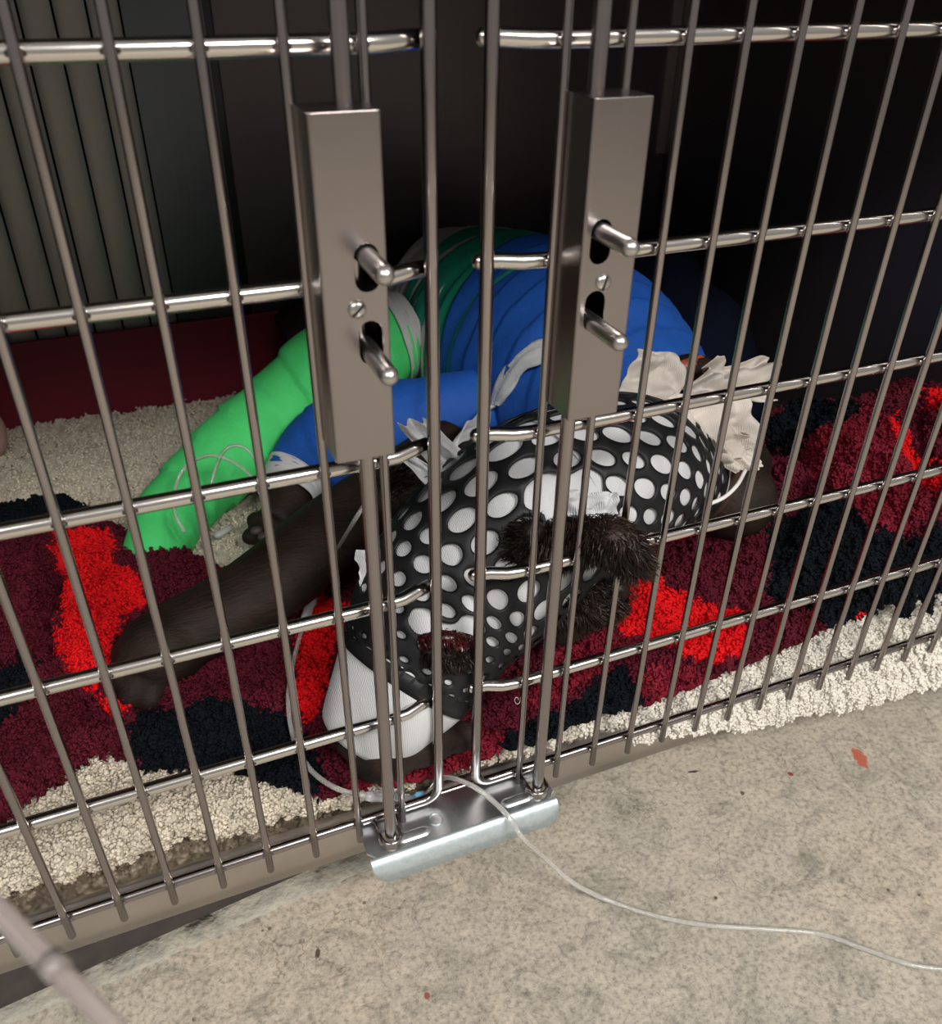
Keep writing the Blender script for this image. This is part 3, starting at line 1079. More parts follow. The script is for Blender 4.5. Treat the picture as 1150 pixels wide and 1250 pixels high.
out_px = [(-60, 590), (0, 612), (45, 604), (80, 600), (120, 622), (160, 648), (200, 655), (240, 672), (275, 690), (320, 690), (420, 640), (520, 600), (700, 560), (900, 540),
          (930, 500), (960, 485), (1000, 478), (1060, 480), (1100, 455), (1150, 448), (1200, 440), (1260, 560), (1240, 640),
          (1150, 690), (1120, 705), (1085, 745), (1060, 765), (1030, 778), (1000, 795), (960, 820), (900, 838), (870, 848), (845, 862), (815, 880),
          (780, 890), (740, 897), (690, 905), (640, 925), (590, 940), (540, 962), (480, 972), (440, 978), (400, 978), (360, 962), (330, 955), (290, 940), (250, 932), (200, 932),
          (165, 925), (140, 905), (105, 908), (70, 935), (40, 955), (0, 985), (-60, 1020)]
OUT = [hit(u, v) for u, v in out_px]
patch_px = {
    'red': [
        [(66, 655), (78, 646), (100, 646), (134, 648), (142, 668), (140, 692), (165, 700), (176, 720), (180, 742), (160, 752), (150, 765), (138, 785), (140, 815), (120, 850), (150, 862), (162, 872), (150, 880), (118, 850), (88, 830), (66, 790), (78, 760), (80, 715), (66, 690)],
        [(372, 740), (395, 728), (430, 740), (440, 760), (410, 790), (398, 850), (385, 880), (370, 892), (362, 860), (360, 800)],
        [(752, 708), (772, 700), (800, 712), (832, 728), (858, 738), (890, 745), (912, 752), (915, 775), (906, 800), (880, 812), (845, 806), (820, 792), (790, 786), (762, 780), (748, 760)],
        [(1085, 510), (1105, 528), (1118, 560), (1135, 572), (1160, 575), (1170, 600), (1150, 606), (1125, 598), (1108, 570), (1090, 540)],
        [(1125, 478), (1150, 480), (1170, 485), (1170, 510), (1150, 503), (1135, 498)],
        [(1060, 752), (1048, 765), (1030, 775), (1035, 760), (1050, 748)]],
    'black': [
        [(-80, 585), (0, 590), (90, 585), (115, 618), (90, 640), (60, 632), (0, 648), (-80, 660)],
        [(-80, 820), (-20, 820), (38, 800), (40, 850), (20, 870), (0, 885), (-80, 930)],
        [(270, 680), (350, 670), (420, 640), (380, 680), (300, 712), (275, 705)],
        [(170, 872), (220, 866), (280, 860), (330, 868), (380, 900), (398, 940), (385, 975), (340, 965), (300, 948), (250, 940), (205, 938), (172, 930), (155, 905)],
        [(610, 905), (650, 880), (680, 870), (712, 850), (735, 828), (758, 812), (775, 830), (786, 860), (810, 870), (812, 900), (740, 905), (660, 928), (610, 940)],
        [(940, 560), (960, 480), (1000, 470), (1010, 520), (985, 530), (975, 560)],
        [(930, 650), (960, 630), (1010, 600), (1045, 620), (1060, 660), (1110, 665), (1170, 640), (1170, 690), (1140, 720), (1110, 770), (1060, 770), (1040, 760), (1010, 770), (985, 745), (935, 735), (938, 690)],
        [(960, 505), (990, 478), (1040, 490), (1055, 505), (1000, 528), (975, 540), (930, 548), (915, 520)]],
    'rose': [
        [(985, 540), (1010, 525), (1040, 512), (1055, 495), (1080, 508), (1100, 545), (1120, 575), (1130, 620), (1105, 655), (1070, 660), (1050, 630), (1015, 600), (990, 575)],
        [(560, 905), (590, 890), (612, 905), (612, 935), (560, 960), (470, 975), (420, 965), (450, 945), (500, 915)],
        [(775, 830), (800, 815), (845, 810), (860, 830), (850, 850), (830, 872), (805, 872), (788, 860)],
        [(690, 790), (740, 770), (760, 785), (748, 810), (700, 850), (660, 865), (640, 862), (660, 820)]]}
PATCH = {k: [[hit(u, v) for u, v in pl] for pl in v_] for k, v_ in patch_px.items()}
COLS = {'maroon': np.array([0.100, 0.010, 0.021]), 'red': np.array([0.74, 0.010, 0.014]), 'black': np.array([0.0045, 0.0068, 0.0100]), 'rose': np.array([0.20, 0.013, 0.027])}


def blanket_col(x, y, z):
    jx = x + 0.0035 * vnoise(x, y, 130, 71)
    jy = y + 0.0045 * vnoise(x, y, 130, 72)
    c = np.broadcast_to(COLS['maroon'], x.shape + (3,)).copy()
    for k in ('black', 'rose', 'red'):
        for pl in PATCH[k]:
            m = inpoly(jx, jy, pl)
            c[m] = COLS[k]
    n = vnoise(x, y, 45, 73)[..., None]
    return c * (1 + 0.35 * n)


xs = np.arange(XL + 0.015, XR - 0.008, 0.0018)
ys = np.arange(0.0165, 0.60, 0.0018)
X, Y = np.meshgrid(xs, ys, indexing='ij')
H = hfield(X, Y)
inside = inpoly(X, Y, OUT)
dist = polydist(X, Y, OUT)
t = np.clip(dist / 0.014, 0, 1)
MT = mat_top(X, Y) + 0.001
H = MT + (H - MT) * np.sqrt(1 - (1 - t) ** 2)
G = np.stack([X, Y, H], -1)
bl, BD = pile_surface('fleece_blanket', G, inside, blanket_col, 0.0062, 100, None, 320000, 0.0054, 0.0028, 'pile', 81,
                      near=lambda A: np.where(A[:, 1] < 0.25, 1.0, 0.45), lean=0.85)
bl.modifiers.new('t', 'SOLIDIFY').thickness = 0.004
bl.modifiers['t'].offset = -1
tag(bl, 'maroon red and black patterned fleece blanket under the dog', 'blanket')

# lint on the blanket
p = hit(628, 866)
cr = [p + np.array([0.003 * cos(a) * (1 - a / 9), 0.0, 0.009 + 0.004 * sin(a)]) + np.array([a * 0.0006, 0, 0]) for a in np.linspace(0, 7, 26)]
tag(tube('thread', cr, 0.00028, lint_m, None, 5), 'tiny pale curled thread lying on the dark red blanket', 'thread')


# ------------------------------------------------------------------ navy cloth heaped at the back right
def heap(name, cx, cy, rx, ry, h, seed, m, n=70):
    V, F = [], []
    for i in range(n):
        for j in range(n):
            a, b = 2 * i / (n - 1) - 1, 2 * j / (n - 1) - 1
            r = min(1, (abs(a) ** 2.6 + abs(b) ** 2.6) ** (1 / 2.6))
            x, y = cx + a * rx, cy + b * ry
            f = (1 - r ** 3)
            z = 0.006 + h * f * (0.75 + 0.55 * vnoise(np.array([x]), np.array([y]), 9, seed)[0]) + 0.03 * f * abs(sin(14 * (x * 0.8 + y * 0.9) + 5 * vnoise(np.array([x]), np.array([y]), 6, seed + 1)[0]))
            V.append((x, y, z))
    for i in range(n - 1):
        for j in range(n - 1):
            F.append((i * n + j, (i + 1) * n + j, (i + 1) * n + j + 1, i * n + j + 1))
    return mesh(name, V, F)


nb = link('navy_blanket', heap('navy_blanket', 0.535, 0.52, 0.105, 0.205, 0.20, 91, navy_cloth), navy_cloth)
tag(nb, 'dark navy cloth heaped in the back right corner of the kennel', 'blanket')

# ------------------------------------------------------------------ the dog
dog = empty('dog', (0.25, 0.30, 0.0))
tag(dog, 'dark brown dog lying on its side, head and legs bandaged, behind the wire doors', 'dog')


def spine(lst, n):
    """list of (u, v, 'y' or 'z', value, radius in photo pixels) -> samples (x, y, z, r)"""
    out = []
    for u, v, k, val, rp in lst:
        p = ay(u, v, val) if k == 'y' else az(u, v, val)
        out.append([*p, rp / FPX * depth(p)])
    return catmull(out, n)


HEAD = [(432, 912, 'y', 0.047, 50), (450, 886, 'y', 0.050, 66), (495, 822, 'y', 0.060, 88), (553, 724, 'y', 0.083, 112), (650, 634, 'y', 0.097, 119), (748, 582, 'y', 0.112, 102),
        (806, 577, 'y', 0.135, 78), (878, 582, 'y', 0.175, 50)]
head = spine(HEAD, 90)


def surf(u, v, k=1.0):
    """where the sight line of a photo pixel meets the bandaged head"""
    d = ray(u, v)
    for t in np.linspace(0.35, 1.3, 1900):
        p = CP + t * d
        e = np.linalg.norm(head[:, :3] - p, axis=1) - head[:, 3] * k
        if e.min() < 0:
            return p
    return CP + 0.6 * d


def tsurf(u, v, k=1.02):
    d = ray(u, v)
    for t in np.linspace(0.35, 1.6, 1900):
        p = CP + t * d
        if (np.linalg.norm(torso[:, :3] - p, axis=1) - torso[:, 3] * k).min() < 0:
            return p
    return CP + 0.8 * d


torso = spine([(905, 590, 'z', 0.115, 52), (850, 545, 'z', 0.12, 72), (790, 510, 'z', 0.125, 100), (730, 470, 'z', 0.125, 128), (672, 435, 'z', 0.122, 130), (615, 408, 'z', 0.120, 122), (560, 385, 'z', 0.115, 104),
               (500, 372, 'z', 0.11, 84), (440, 395, 'z', 0.09, 70), (355, 432, 'z', 0.06, 52)], 80)
fore = spine([(560, 560, 'z', 0.10, 60), (480, 602, 'z', 0.095, 52), (410, 645, 'z', 0.085, 50), (345, 700, 'z', 0.076, 53), (282, 742, 'z', 0.066, 50), (225, 772, 'z', 0.058, 50), (190, 800, 'z', 0.054, 54), (172, 828, 'z', 0.046, 36)], 50)
blue_leg = spine([(690, 470, 'z', 0.10, 50), (610, 490, 'z', 0.10, 46), (540, 506, 'z', 0.10, 48), (455, 525, 'z', 0.085, 54), (400, 548, 'z', 0.068, 54), (362, 580, 'z', 0.048, 38), (347, 622, 'z', 0.036, 30), (335, 640, 'z', 0.030, 28)], 50)
green_leg = spine([(498, 405, 'z', 0.130, 50), (450, 425, 'z', 0.120, 62), (400, 458, 'z', 0.105, 60), (345, 500, 'z', 0.078, 50), (290, 548, 'z', 0.057, 50), (243, 592, 'z', 0.042, 46), (208, 632, 'z', 0.034, 42), (192, 668, 'z', 0.024, 38), (184, 695, 'z', 0.012, 34)], 60)

g = []
g.append(tube_geo(head[:, :3], head[:, 3] * 0.90, 24))
g.append(tube_geo(torso[:, :3], torso[:, 3] * 0.94, 28))
g.append(tube_geo(fore[:, :3], fore[:, 3], 20, vscale=0.85))
g.append(tube_geo(blue_leg[:, :3], blue_leg[:, 3] * 0.88, 18))
g.append(tube_geo(green_leg[:, :3], green_leg[:, 3] * 0.88, 18))


def ball(c, r, sc=(1, 1, 1), n=12, rot=0.0):
    V, F = [], []
    for i in range(n + 1):
        th = pi * i / n
        for j in range(2 * n):
            ph = pi * j / n
            x, y, z = r * sc[0] * sin(th) * cos(ph), r * sc[1] * sin(th) * sin(ph), r * sc[2] * cos(th)
            V.append((c[0] + x * cos(rot) - y * sin(rot), c[1] + x * sin(rot) + y * cos(rot), c[2] + z))
    for i in range(n):
        for j in range(2 * n):
            a, b = i * 2 * n + j, i * 2 * n + (j + 1) % (2 * n)
            F.append((a, b, b + 2 * n, a + 2 * n))
    return V, F


# muzzle tip and nose end under the gauze, jaw, neck joining head to shoulder
g.append(ball(az(470, 918, 0.036), 0.024, (1.2, 0.9, 0.9)))
g.append(ball(az(515, 905, 0.036), 0.022, (1.3, 0.9, 0.8)))
g.append(ball(az(560, 900, 0.03), 0.014, (1.3, 0.9, 0.8)))
g.append(ball(az(884, 600, 0.105), 0.040, (1.1, 1.3, 1.0)))
# front paw: four toes with a carpal pad
for (u, v, z, r) in ((152, 800, 0.052, 0.0115), (150, 826, 0.046, 0.0125), (163, 846, 0.040, 0.0125), (184, 852, 0.038, 0.0115)):
    c = az(u, v, z)
    q = az(185, 800, 0.052)
    g.append(tube_geo(np.array([q, (q + c) / 2 + np.array([0, 0, 0.003]), c]), [0.014, r * 1.05, r], 12, dome=True))
# rear pad of the blue leg's paw: toes
for (u, v, z, r) in ((306, 655, 0.022, 0.0095), (312, 636, 0.028, 0.010), (325, 662, 0.020, 0.010), (345, 660, 0.022, 0.0095)):
    c = az(u, v, z)
    q = az(340, 640, 0.028)
    g.append(tube_geo(np.array([q, (q + c) / 2, c]), [0.012, r * 1.05, r], 12, dome=True))
V, F = join_geo(*g)
body = part('body', mesh('body', V, F), fur_short, dog, True,
            [('remesh', 'REMESH', dict(mode='VOXEL', voxel_size=0.0032, use_smooth_shade=True)), ('smooth', 'SMOOTH', dict(factor=0.6, iterations=4))],
            label='short dark brown coat')

# claws and pads
for (u, v, z) in ((140, 806, 0.047), (141, 836, 0.038), (158, 860, 0.030), (184, 865, 0.028)):
    a = az(u, v, z)
    b = a + np.array([-0.004, -0.006, -0.005])
    tube('claw', np.array([a + np.array([0.003, 0.003, 0.002]), a, b]), [0.0026, 0.0021, 0.0007], claw_m, dog, 8, dome=True)
for (u, v, z) in ((313, 648, 0.034), (322, 655, 0.031)):
    V, F = ball(az(u, v, z), 0.0062, (1, 0.8, 0.7))
    part('paw_pad', mesh('paw_pad', V, F), pad_m, dog)

# under-bandage on the head (white gauze) and its black net


def swept(sp, s0, s1, k, nseg, nring, rfun=None):
    n = len(sp)
    t = np.linspace(s0 * (n - 1), s1 * (n - 1), nring)
    q = np.stack([np.interp(t, np.arange(n), sp[:, c]) for c in range(4)], 1)
    P, T, N, B = frames(sp[:, :3])
    Ni = np.stack([np.interp(t, np.arange(n), N[:, c]) for c in range(3)], 1)
    Bi = np.stack([np.interp(t, np.arange(n), B[:, c]) for c in range(3)], 1)
    V = np.zeros((nring, nseg, 3))
    for j in range(nseg):
        a = 2 * pi * j / nseg
        rr = q[:, 3] * k
        if rfun is not None:
            rr = rr * rfun(np.linspace(0, 1, nring), a)
        V[:, j] = q[:, :3] + rr[:, None] * (cos(a) * Ni + sin(a) * Bi)
    F = [(i * nseg + j, i * nseg + (j + 1) % nseg, (i + 1) * nseg + (j + 1) % nseg, (i + 1) * nseg + j) for i in range(nring - 1) for j in range(nseg)]
    return V, F


def ruffle(t, a):
    return 1 + 0.012 * np.sin(30 * t + 3 * a) + 0.010 * np.sin(5 * a + 17 * t) + 0.006 * np.sin(11 * a - 40 * t)


V, F = swept(head, 0.06, 0.83, 0.955, 72, 110, ruffle)
V = V.copy()
inner = part('gauze_bandage', mesh('g', V.reshape(-1, 3), F), gauze, dog, True, [('s', 'SOLIDIFY', dict(thickness=0.0012))], label='white gauze under the net')

# net of stretched holes
n = len(head)
Pc, Tc, Nc, Bc = frames(head[:, :3])
segL = np.concatenate([[0], np.cumsum(np.linalg.norm(np.diff(head[:, :3], axis=0), axis=1))])


def head_pt(s, th, k=1.0):
    """s metres along the head line, th angle"""
    out = np.zeros((len(s), 3))
    c = np.stack([np.interp(s, segL, head[:, q]) for q in range(4)], 1)
    Nn = np.stack([np.interp(s, segL, Nc[:, q]) for q in range(3)], 1)
    Bb = np.stack([np.interp(s, segL, Bc[:, q]) for q in range(3)], 1)
    return c[:, :3] + (c[:, 3] * k)[:, None] * (np.cos(th)[:, None] * Nn + np.sin(th)[:, None] * Bb)


NC = 20                       # hole columns round the head
smin, smax = segL[-1] * 0.165, segL[-1] * 0.80
rows = []
s = smin
while s < smax:
    r = np.interp(s, segL, head[:, 3])
    f = (s - smin) / (smax - smin)
    rows.append(s)
    s += 2 * pi * r / NC * (0.72 if f < 0.2 else (0.95 if f < 0.5 else 0.76))
rows = np.array(rows)
Vn, Fn = [], []


def row_s(i):
    return np.interp(i, np.arange(len(rows)), rows) if 0 <= i <= len(rows) - 1 else (rows[0] + i * (rows[1] - rows[0]) if i < 0 else rows[-1] + (i - len(rows) + 1) * (rows[-1] - rows[-2]))


openings = [((668, 606), 0.0235, 'hole'), ((722, 614), 0.0200, 'hole'), ((706, 650), 0.021, 'hole'), ((518, 762), 0.0125, 'hole'), ((556, 776), 0.0135, 'hole'), ((538, 775), 0.013, 'hole')]
for i in range(len(rows)):
    for k in range(NC):
        th0 = (k + 0.5 * (i % 2)) * 2 * pi / NC
        cpos = head_pt(np.array([row_s(i)]), np.array([th0]), 1.0)[0]
        crad = np.interp(row_s(i), segL, head[:, 3])
        ctr = np.array([np.interp(row_s(i), segL, head[:, q]) for q in range(3)])
        facing = (CP - cpos) @ (cpos - ctr) > 0
        cut = False
        if facing:
            for (uv_, rr, _) in openings:
                if lateral(cpos, *uv_) < rr:
                    cut = True
        if cut:
            continue
        # hexagon cell corners (pointing along the row direction), 12 boundary points
        dth = 2 * pi / NC
        hexc = [(0.0, -0.667), (0.5, -0.333), (0.5, 0.333), (0.0, 0.667), (-0.5, 0.333), (-0.5, -0.333)]
        outer12 = []
        for q in range(6):
            a, b = hexc[q], hexc[(q + 1) % 6]
            outer12.append(a)
            outer12.append(((a[0] + b[0]) / 2, (a[1] + b[1]) / 2))
        f = i / max(1, len(rows) - 1)
        hr = ((0.385 if f < 0.5 else 0.37) + 0.03 * sin(3.1 * k + i)) * (1.0 if f > 0.22 else 0.55 + 2.0 * f)
        rs = (0.46 if f > 0.3 else 0.26 + 0.5 * f) * (hr / 0.385)
        skew = 0.10 * sin(th0 * 2 + 1.0) + (0.35 if f > 0.5 else 0.0)
        base = len(Vn)
        ss, tt = [], []
        for (a, b) in outer12:
            ss.append(row_s(i + b)); tt.append(th0 + a * dth)
        for q, (a, b) in enumerate(outer12):
            an = math.atan2(b, a)
            ea, eb = hr * cos(an), rs * sin(an)
            ss.append(row_s(i + eb)); tt.append(th0 + (ea + skew * eb) * dth)
        pts = head_pt(np.array(ss), np.array(tt), 1.0)
        bulge = [1.008] * 12 + [0.992] * 12
        ctrs = np.stack([np.interp(ss, segL, head[:, q]) for q in range(3)], 1)
        pts = ctrs + (pts - ctrs) * np.array(bulge)[:, None]
        Vn += list(pts)
        for q in range(12):
            q2 = (q + 1) % 12
            Fn.append((base + q, base + q2, base + 12 + q2, base + 12 + q))
# plain hem at both ends
for (ia, ib) in ((-1.35, -0.5), (len(rows) - 0.6, len(rows) - 0.1)):
    base = len(Vn)
    m = NC * 4
    th = np.arange(m) * 2 * pi / m
    for ii in (ia, ib):
        Vn += list(head_pt(np.full(m, row_s(ii)), th, 1.002))
    for j in range(m):
        Fn.append((base + j, base + (j + 1) % m, base + m + (j + 1) % m, base + m + j))
me = mesh('net', Vn, Fn)
bm = bmesh.new(); bm.from_mesh(me)
bmesh.ops.remove_doubles(bm, verts=bm.verts, dist=0.0006)
bmesh.ops.recalc_face_normals(bm, faces=bm.faces)
bm.to_mesh(me); bm.free()
net = part('head_net', me, rubber, dog, True, [('sub', 'SUBSURF', dict(levels=1, render_levels=1)), ('s', 'SOLIDIFY', dict(thickness=0.0013, offset=0.6))],
           label='black elastic net with oval holes')

# body wraps along the torso and legs
def spiral(period, amp):
    return lambda t, a: 1 + amp * (((t * period + a / (2 * pi)) % 1.0) - 0.5) + 0.010 * np.sin(3 * a + 22 * t) + 0.006 * np.sin(7 * a + 40 * t)


def wrap(name, sp, s0, s1, k, m, period=7, amp=0.03, label=None, nr=90, thick=0.001):
    V, F = swept(sp, s0, s1, k, 64, nr, spiral(period, amp))
    return part(name, mesh(name, V.reshape(-1, 3), F), m, dog, True, [('s', 'SOLIDIFY', dict(thickness=thick))], label=label)


wrap('padding', torso, 0.52, 0.70, 0.985, padding, 3, 0.02, 'white cotton padding round the belly')
wrap('body_wrap', torso, 0.38, 0.605, 1.0, teal_wrap, 4, 0.02, 'teal stretch wrap')
wrap('body_wrap', torso, 0.10, 0.475, 1.022, blue_wrap, 8, 0.022, 'blue stretch wrap')
wrap('leg_padding', green_leg, 0.0, 0.06, 1.03, padding, 2, 0.02, 'white padding at the top of the green wrap')
wrap('leg_wrap', green_leg, 0.022, 0.995, 1.0, green_wrap, 9, 0.085, 'bright green stretch wrap', 120)
wrap('leg_padding', blue_leg, 0.82, 0.915, 1.05, padding, 2, 0.02, 'white padding at the end of the blue wrap')
wrap('leg_wrap', blue_leg, 0.0, 0.865, 1.02, blue_wrap, 6, 0.05, 'blue stretch wrap on the leg')


# crumpled dressings
def dressing(name, corners, m, parent, seed, n=26, amp=0.006, lift=0.0, th=0.0009, label=None):
    """corners: four world points; a crumpled cloth between them"""
    a, b, c, d = [np.asarray(q, float) for q in corners]
    s, t = np.meshgrid(np.linspace(0, 1, n), np.linspace(0, 1, n), indexing='ij')
    S_, T_ = s[..., None], t[..., None]
    P = (1 - S_) * (1 - T_) * a + S_ * (1 - T_) * b + S_ * T_ * c + (1 - S_) * T_ * d
    nr = np.cross(b - a, d - a)
    nr /= np.linalg.norm(nr)
    if nr @ (CP - a) < 0:
        nr = -nr
    e = 5 + (seed % 3)
    f = amp * (np.sin(e * s * 2 + 4 * vnoise(s, t, 3, seed)) + 1.4 * vnoise(s, t, 4, seed) * 2 + 0.8 * vnoise(s, t, 9, seed + 1) * 2)
    f = f + lift * np.sin(pi * s) * np.sin(pi * t)
    ed = 0.07 * np.linalg.norm(b - a)
    P = P + nr * f[..., None]
    P = P + ((vnoise(s, t, 5, seed + 3) * ed * 1.6)[..., None]) * (b - a) / np.linalg.norm(b - a) + ((vnoise(s, t, 5, seed + 4) * ed * 1.6)[..., None]) * (d - a) / np.linalg.norm(d - a)
    F = [(i * n + j, (i + 1) * n + j, (i + 1) * n + j + 1, i * n + j + 1) for i in range(n - 1) for j in range(n - 1)]
    return part(name, mesh(name, P.reshape(-1, 3), F), m, parent, True, [('s', 'SOLIDIFY', dict(thickness=th)), ('ss', 'SUBSURF', dict(levels=1, render_levels=1))], label=label)


# shreds of gauze at the top left of the head
dressing('gauze_strip', [ay(486, 518, .13), ay(520, 512, .13), ay(592, 575, .135), ay(560, 610, .125)], gauze, dog, 3, amp=0.0035, label='frayed white gauze end')
dressing('gauze_strip', [ay(484, 556, .13), ay(500, 552, .13), ay(570, 598, .12), ay(552, 625, .115)], gauze, dog, 5, amp=0.003, label='frayed white gauze end')
band = [tsurf(675, 424), tsurf(640, 438), tsurf(612, 470), tsurf(596, 505) * .97 + CP * .03, tsurf(560, 535) * .93 + CP * .07, tsurf(530, 575) * .92 + CP * .08]
bsp = catmull([(*q, r_) for q, r_ in zip(band, (.010, .012, .012, .010, .009, .009))], 40)
V, F = [], []
for i in range(40):
    p = bsp[i, :3]
    tn = bsp[min(39, i + 1), :3] - bsp[max(0, i - 1), :3]
    tn /= np.linalg.norm(tn)
    j = int(np.argmin(np.linalg.norm(torso[:, :3] - p, axis=1)))
    nr = p - torso[j, :3]
    nr /= np.linalg.norm(nr)
    sd = np.cross(tn, nr)
    wd_ = bsp[i, 3] * (1.15 + 0.18 * sin(i * 0.9))
    for k_ in range(9):
        q = k_ / 4 - 1
        V.append(p + sd * q * wd_ + nr * (0.0035 * (1 - q * q) + 0.0012 * sin(7 * q + i * 0.5) - 0.001))
for i in range(39):
    for k_ in range(8):
        F.append((i * 9 + k_, i * 9 + k_ + 1, (i + 1) * 9 + k_ + 1, (i + 1) * 9 + k_))
part('gauze_strip', mesh('gs', V, F), gauze, dog, True, [('s', 'SOLIDIFY', dict(thickness=0.0015))], label='white gauze band across the blue wrap')
# loose dressings at the neck
dressing('neck_dressing', [ay(742, 486, .165), ay(785, 424, .19), ay(832, 432, .19), ay(836, 512, .155)], gauze_old, dog, 12, amp=0.004, label='crumpled off-white dressing')
dressing('neck_dressing', [ay(742, 500, .150), ay(800, 486, .155), ay(852, 522, .125), ay(790, 540, .13)], gauze, dog, 13, amp=0.003, label='crumpled white dressing')
dressing('neck_dressing', [ay(828, 492, .165), ay(864, 440, .19), ay(940, 434, .19), ay(938, 496, .155)], gauze_old, dog, 14, amp=0.007, label='crumpled off-white dressing')
dressing('neck_dressing', [ay(806, 486, .125), ay(914, 478, .130), ay(926, 556, .098), ay(848, 556, .092)], gauze_old, dog, 17, amp=0.005, label='crumpled off-white dressing with small blood spots')
dressing('neck_dressing', [ay(866, 534, .100), ay(914, 526, .104), ay(926, 568, .095), ay(890, 576, .092)], gauze_old, dog, 18, amp=0.004, label='frayed end of the dressing')
dressing('gauze_strip', [surf(690, 596, 1.05), surf(752, 604, 1.04), surf(758, 640, 1.05), surf(700, 640, 1.06)], gauze, dog, 19, n=22, amp=0.003, label='crumpled gauze above the ear')
dressing('raw_skin', [ay(806, 440, .215), ay(880, 440, .225), ay(876, 478, .20), ay(808, 478, .19)], flesh, dog, 20, amp=0.002, th=0.003, label='raw pink skin')
V, F = ball(ay(842, 452, .222), 0.020, (1.3, 1, 0.7))
part('neck_hair', mesh('n', V, F), fur_short, dog)
dressing('raw_skin', [ay(845, 528, .150), ay(880, 535, .150), ay(884, 556, .145), ay(852, 552, .145)], flesh, dog, 21, amp=0.001, th=0.002, label='raw pink skin')
V, F = swept(head, 0.83, 1.0, 0.95, 40, 12, ruffle)
part('neck_skin', mesh('ns', V.reshape(-1, 3), F), skin_shaved, dog, True, label='shaved brown neck skin')
tube('drain_tube', catmull([ay(864, 616, .062), ay(884, 607, .060), ay(900, 592, .068), ay(910, 574, .085)], 20), 0.0016, plastic_white, dog, 8)
# gauze filling the ear opening and the cheek opening
V, F = swept(head, 0.50, 0.80, 0.972, 64, 40, lambda t, a: 1 + 0.02 * np.sin(9 * a + 20 * t) * np.sin(8 * t))
part('gauze_bandage', mesh('g2', V.reshape(-1, 3), F), gauze, dog, True, label='white gauze in the ear opening')
# gauze at the muzzle
V, F = swept(head, 0.02, 0.155, 1.0, 48, 24, lambda t, a: 1 + 0.02 * np.sin(4 * a + 5 * t) - 0.12 * np.clip(0.35 - t, 0, 1))
part('muzzle_bandage', mesh('m', V.reshape(-1, 3), F), gauze, dog, True, [('s', 'SOLIDIFY', dict(thickness=0.001))], label='white gauze round the muzzle')
dressing('gauze_strip', [ay(440, 672, .10), ay(460, 668, .105), ay(470, 735, .085), ay(446, 722, .085)], gauze, dog, 25, amp=0.003, label='white gauze edge')


# hair: ear flap through the bars and fur round the openings
def hair(name, P, N, L, wd, m, parent, seed, lean, drift):
    """thin three-segment hairs swept along drift and curling"""
    r = np.random.default_rng(seed)
    n = len(P)
    dr = drift / np.linalg.norm(drift)
    a = 2 * pi * vnoise(P[:, 0] + P[:, 1], P[:, 2] - P[:, 1], 160, seed) * 1.6
    cl = np.stack([np.sin(a), np.cos(2 * a) * .4, np.cos(a)], 1)
    d0 = N * 0.75 + dr * 0.55 + cl * 0.45 + r.normal(0, 0.22, (n, 3))
    d0 /= np.linalg.norm(d0, axis=1)[:, None]
    d1 = d0 * 0.5 + dr * 0.9 + cl * 0.35 + np.array([[0, 0, -0.25]])
    d1 /= np.linalg.norm(d1, axis=1)[:, None]
    LL = (L * (0.45 + 0.75 * r.random(n)))[:, None]
    p0 = P - N * 0.001
    p1 = p0 + d0 * LL * 0.45
    p2 = p1 + d1 * LL * 0.35
    p3 = p2 + (d1 * 0.8 + cl * 0.3) * LL * 0.3
    sd = np.cross(d1, CP - P)
    sd = np.cross(d1, r.normal(0, 1, (n, 3)))
    sd /= np.linalg.norm(sd, axis=1)[:, None] + 1e-9
    sd = sd * wd * 0.5
    V = np.stack([p0 - sd, p0 + sd, p1 - sd, p1 + sd, p2 - sd * .7, p2 + sd * .7, p3], 1).reshape(-1, 3)
    idx = np.arange(n)[:, None] * 7
    F4 = np.vstack([idx + np.array([[0, 1, 3, 2]]), idx + np.array([[2, 3, 5, 4]])])
    me = bulk_mesh(name, V, F4, None, idx + np.array([[4, 5, 6]]))
    o = part(name, me, m, parent, smooth=False)
    o['kind'] = 'stuff'
    return o


def flap(name, ctrl, m, seed, nh, L, label, drift):
    sp = catmull(ctrl, 36)
    V, F = tube_geo(sp[:, :3], sp[:, 3], 18, dome=True, vscale=1.0)
    V = np.array(V)
    o = part(name, mesh(name, V, F), m, dog, True, label=label)
    r = np.random.default_rng(seed)
    P_, T_, N_, B_ = frames(sp[:, :3])
    i = r.integers(0, 36, nh)
    a = r.random(nh) * 2 * pi
    Nn = np.cos(a)[:, None] * N_[i] + np.sin(a)[:, None] * B_[i]
    P = sp[i, :3] + sp[i, 3][:, None] * Nn + T_[i] * r.normal(0, 0.002, nh)[:, None]
    hair('fur', P, Nn, L, 0.0008, m, o, seed, 1.3, drift)
    return o


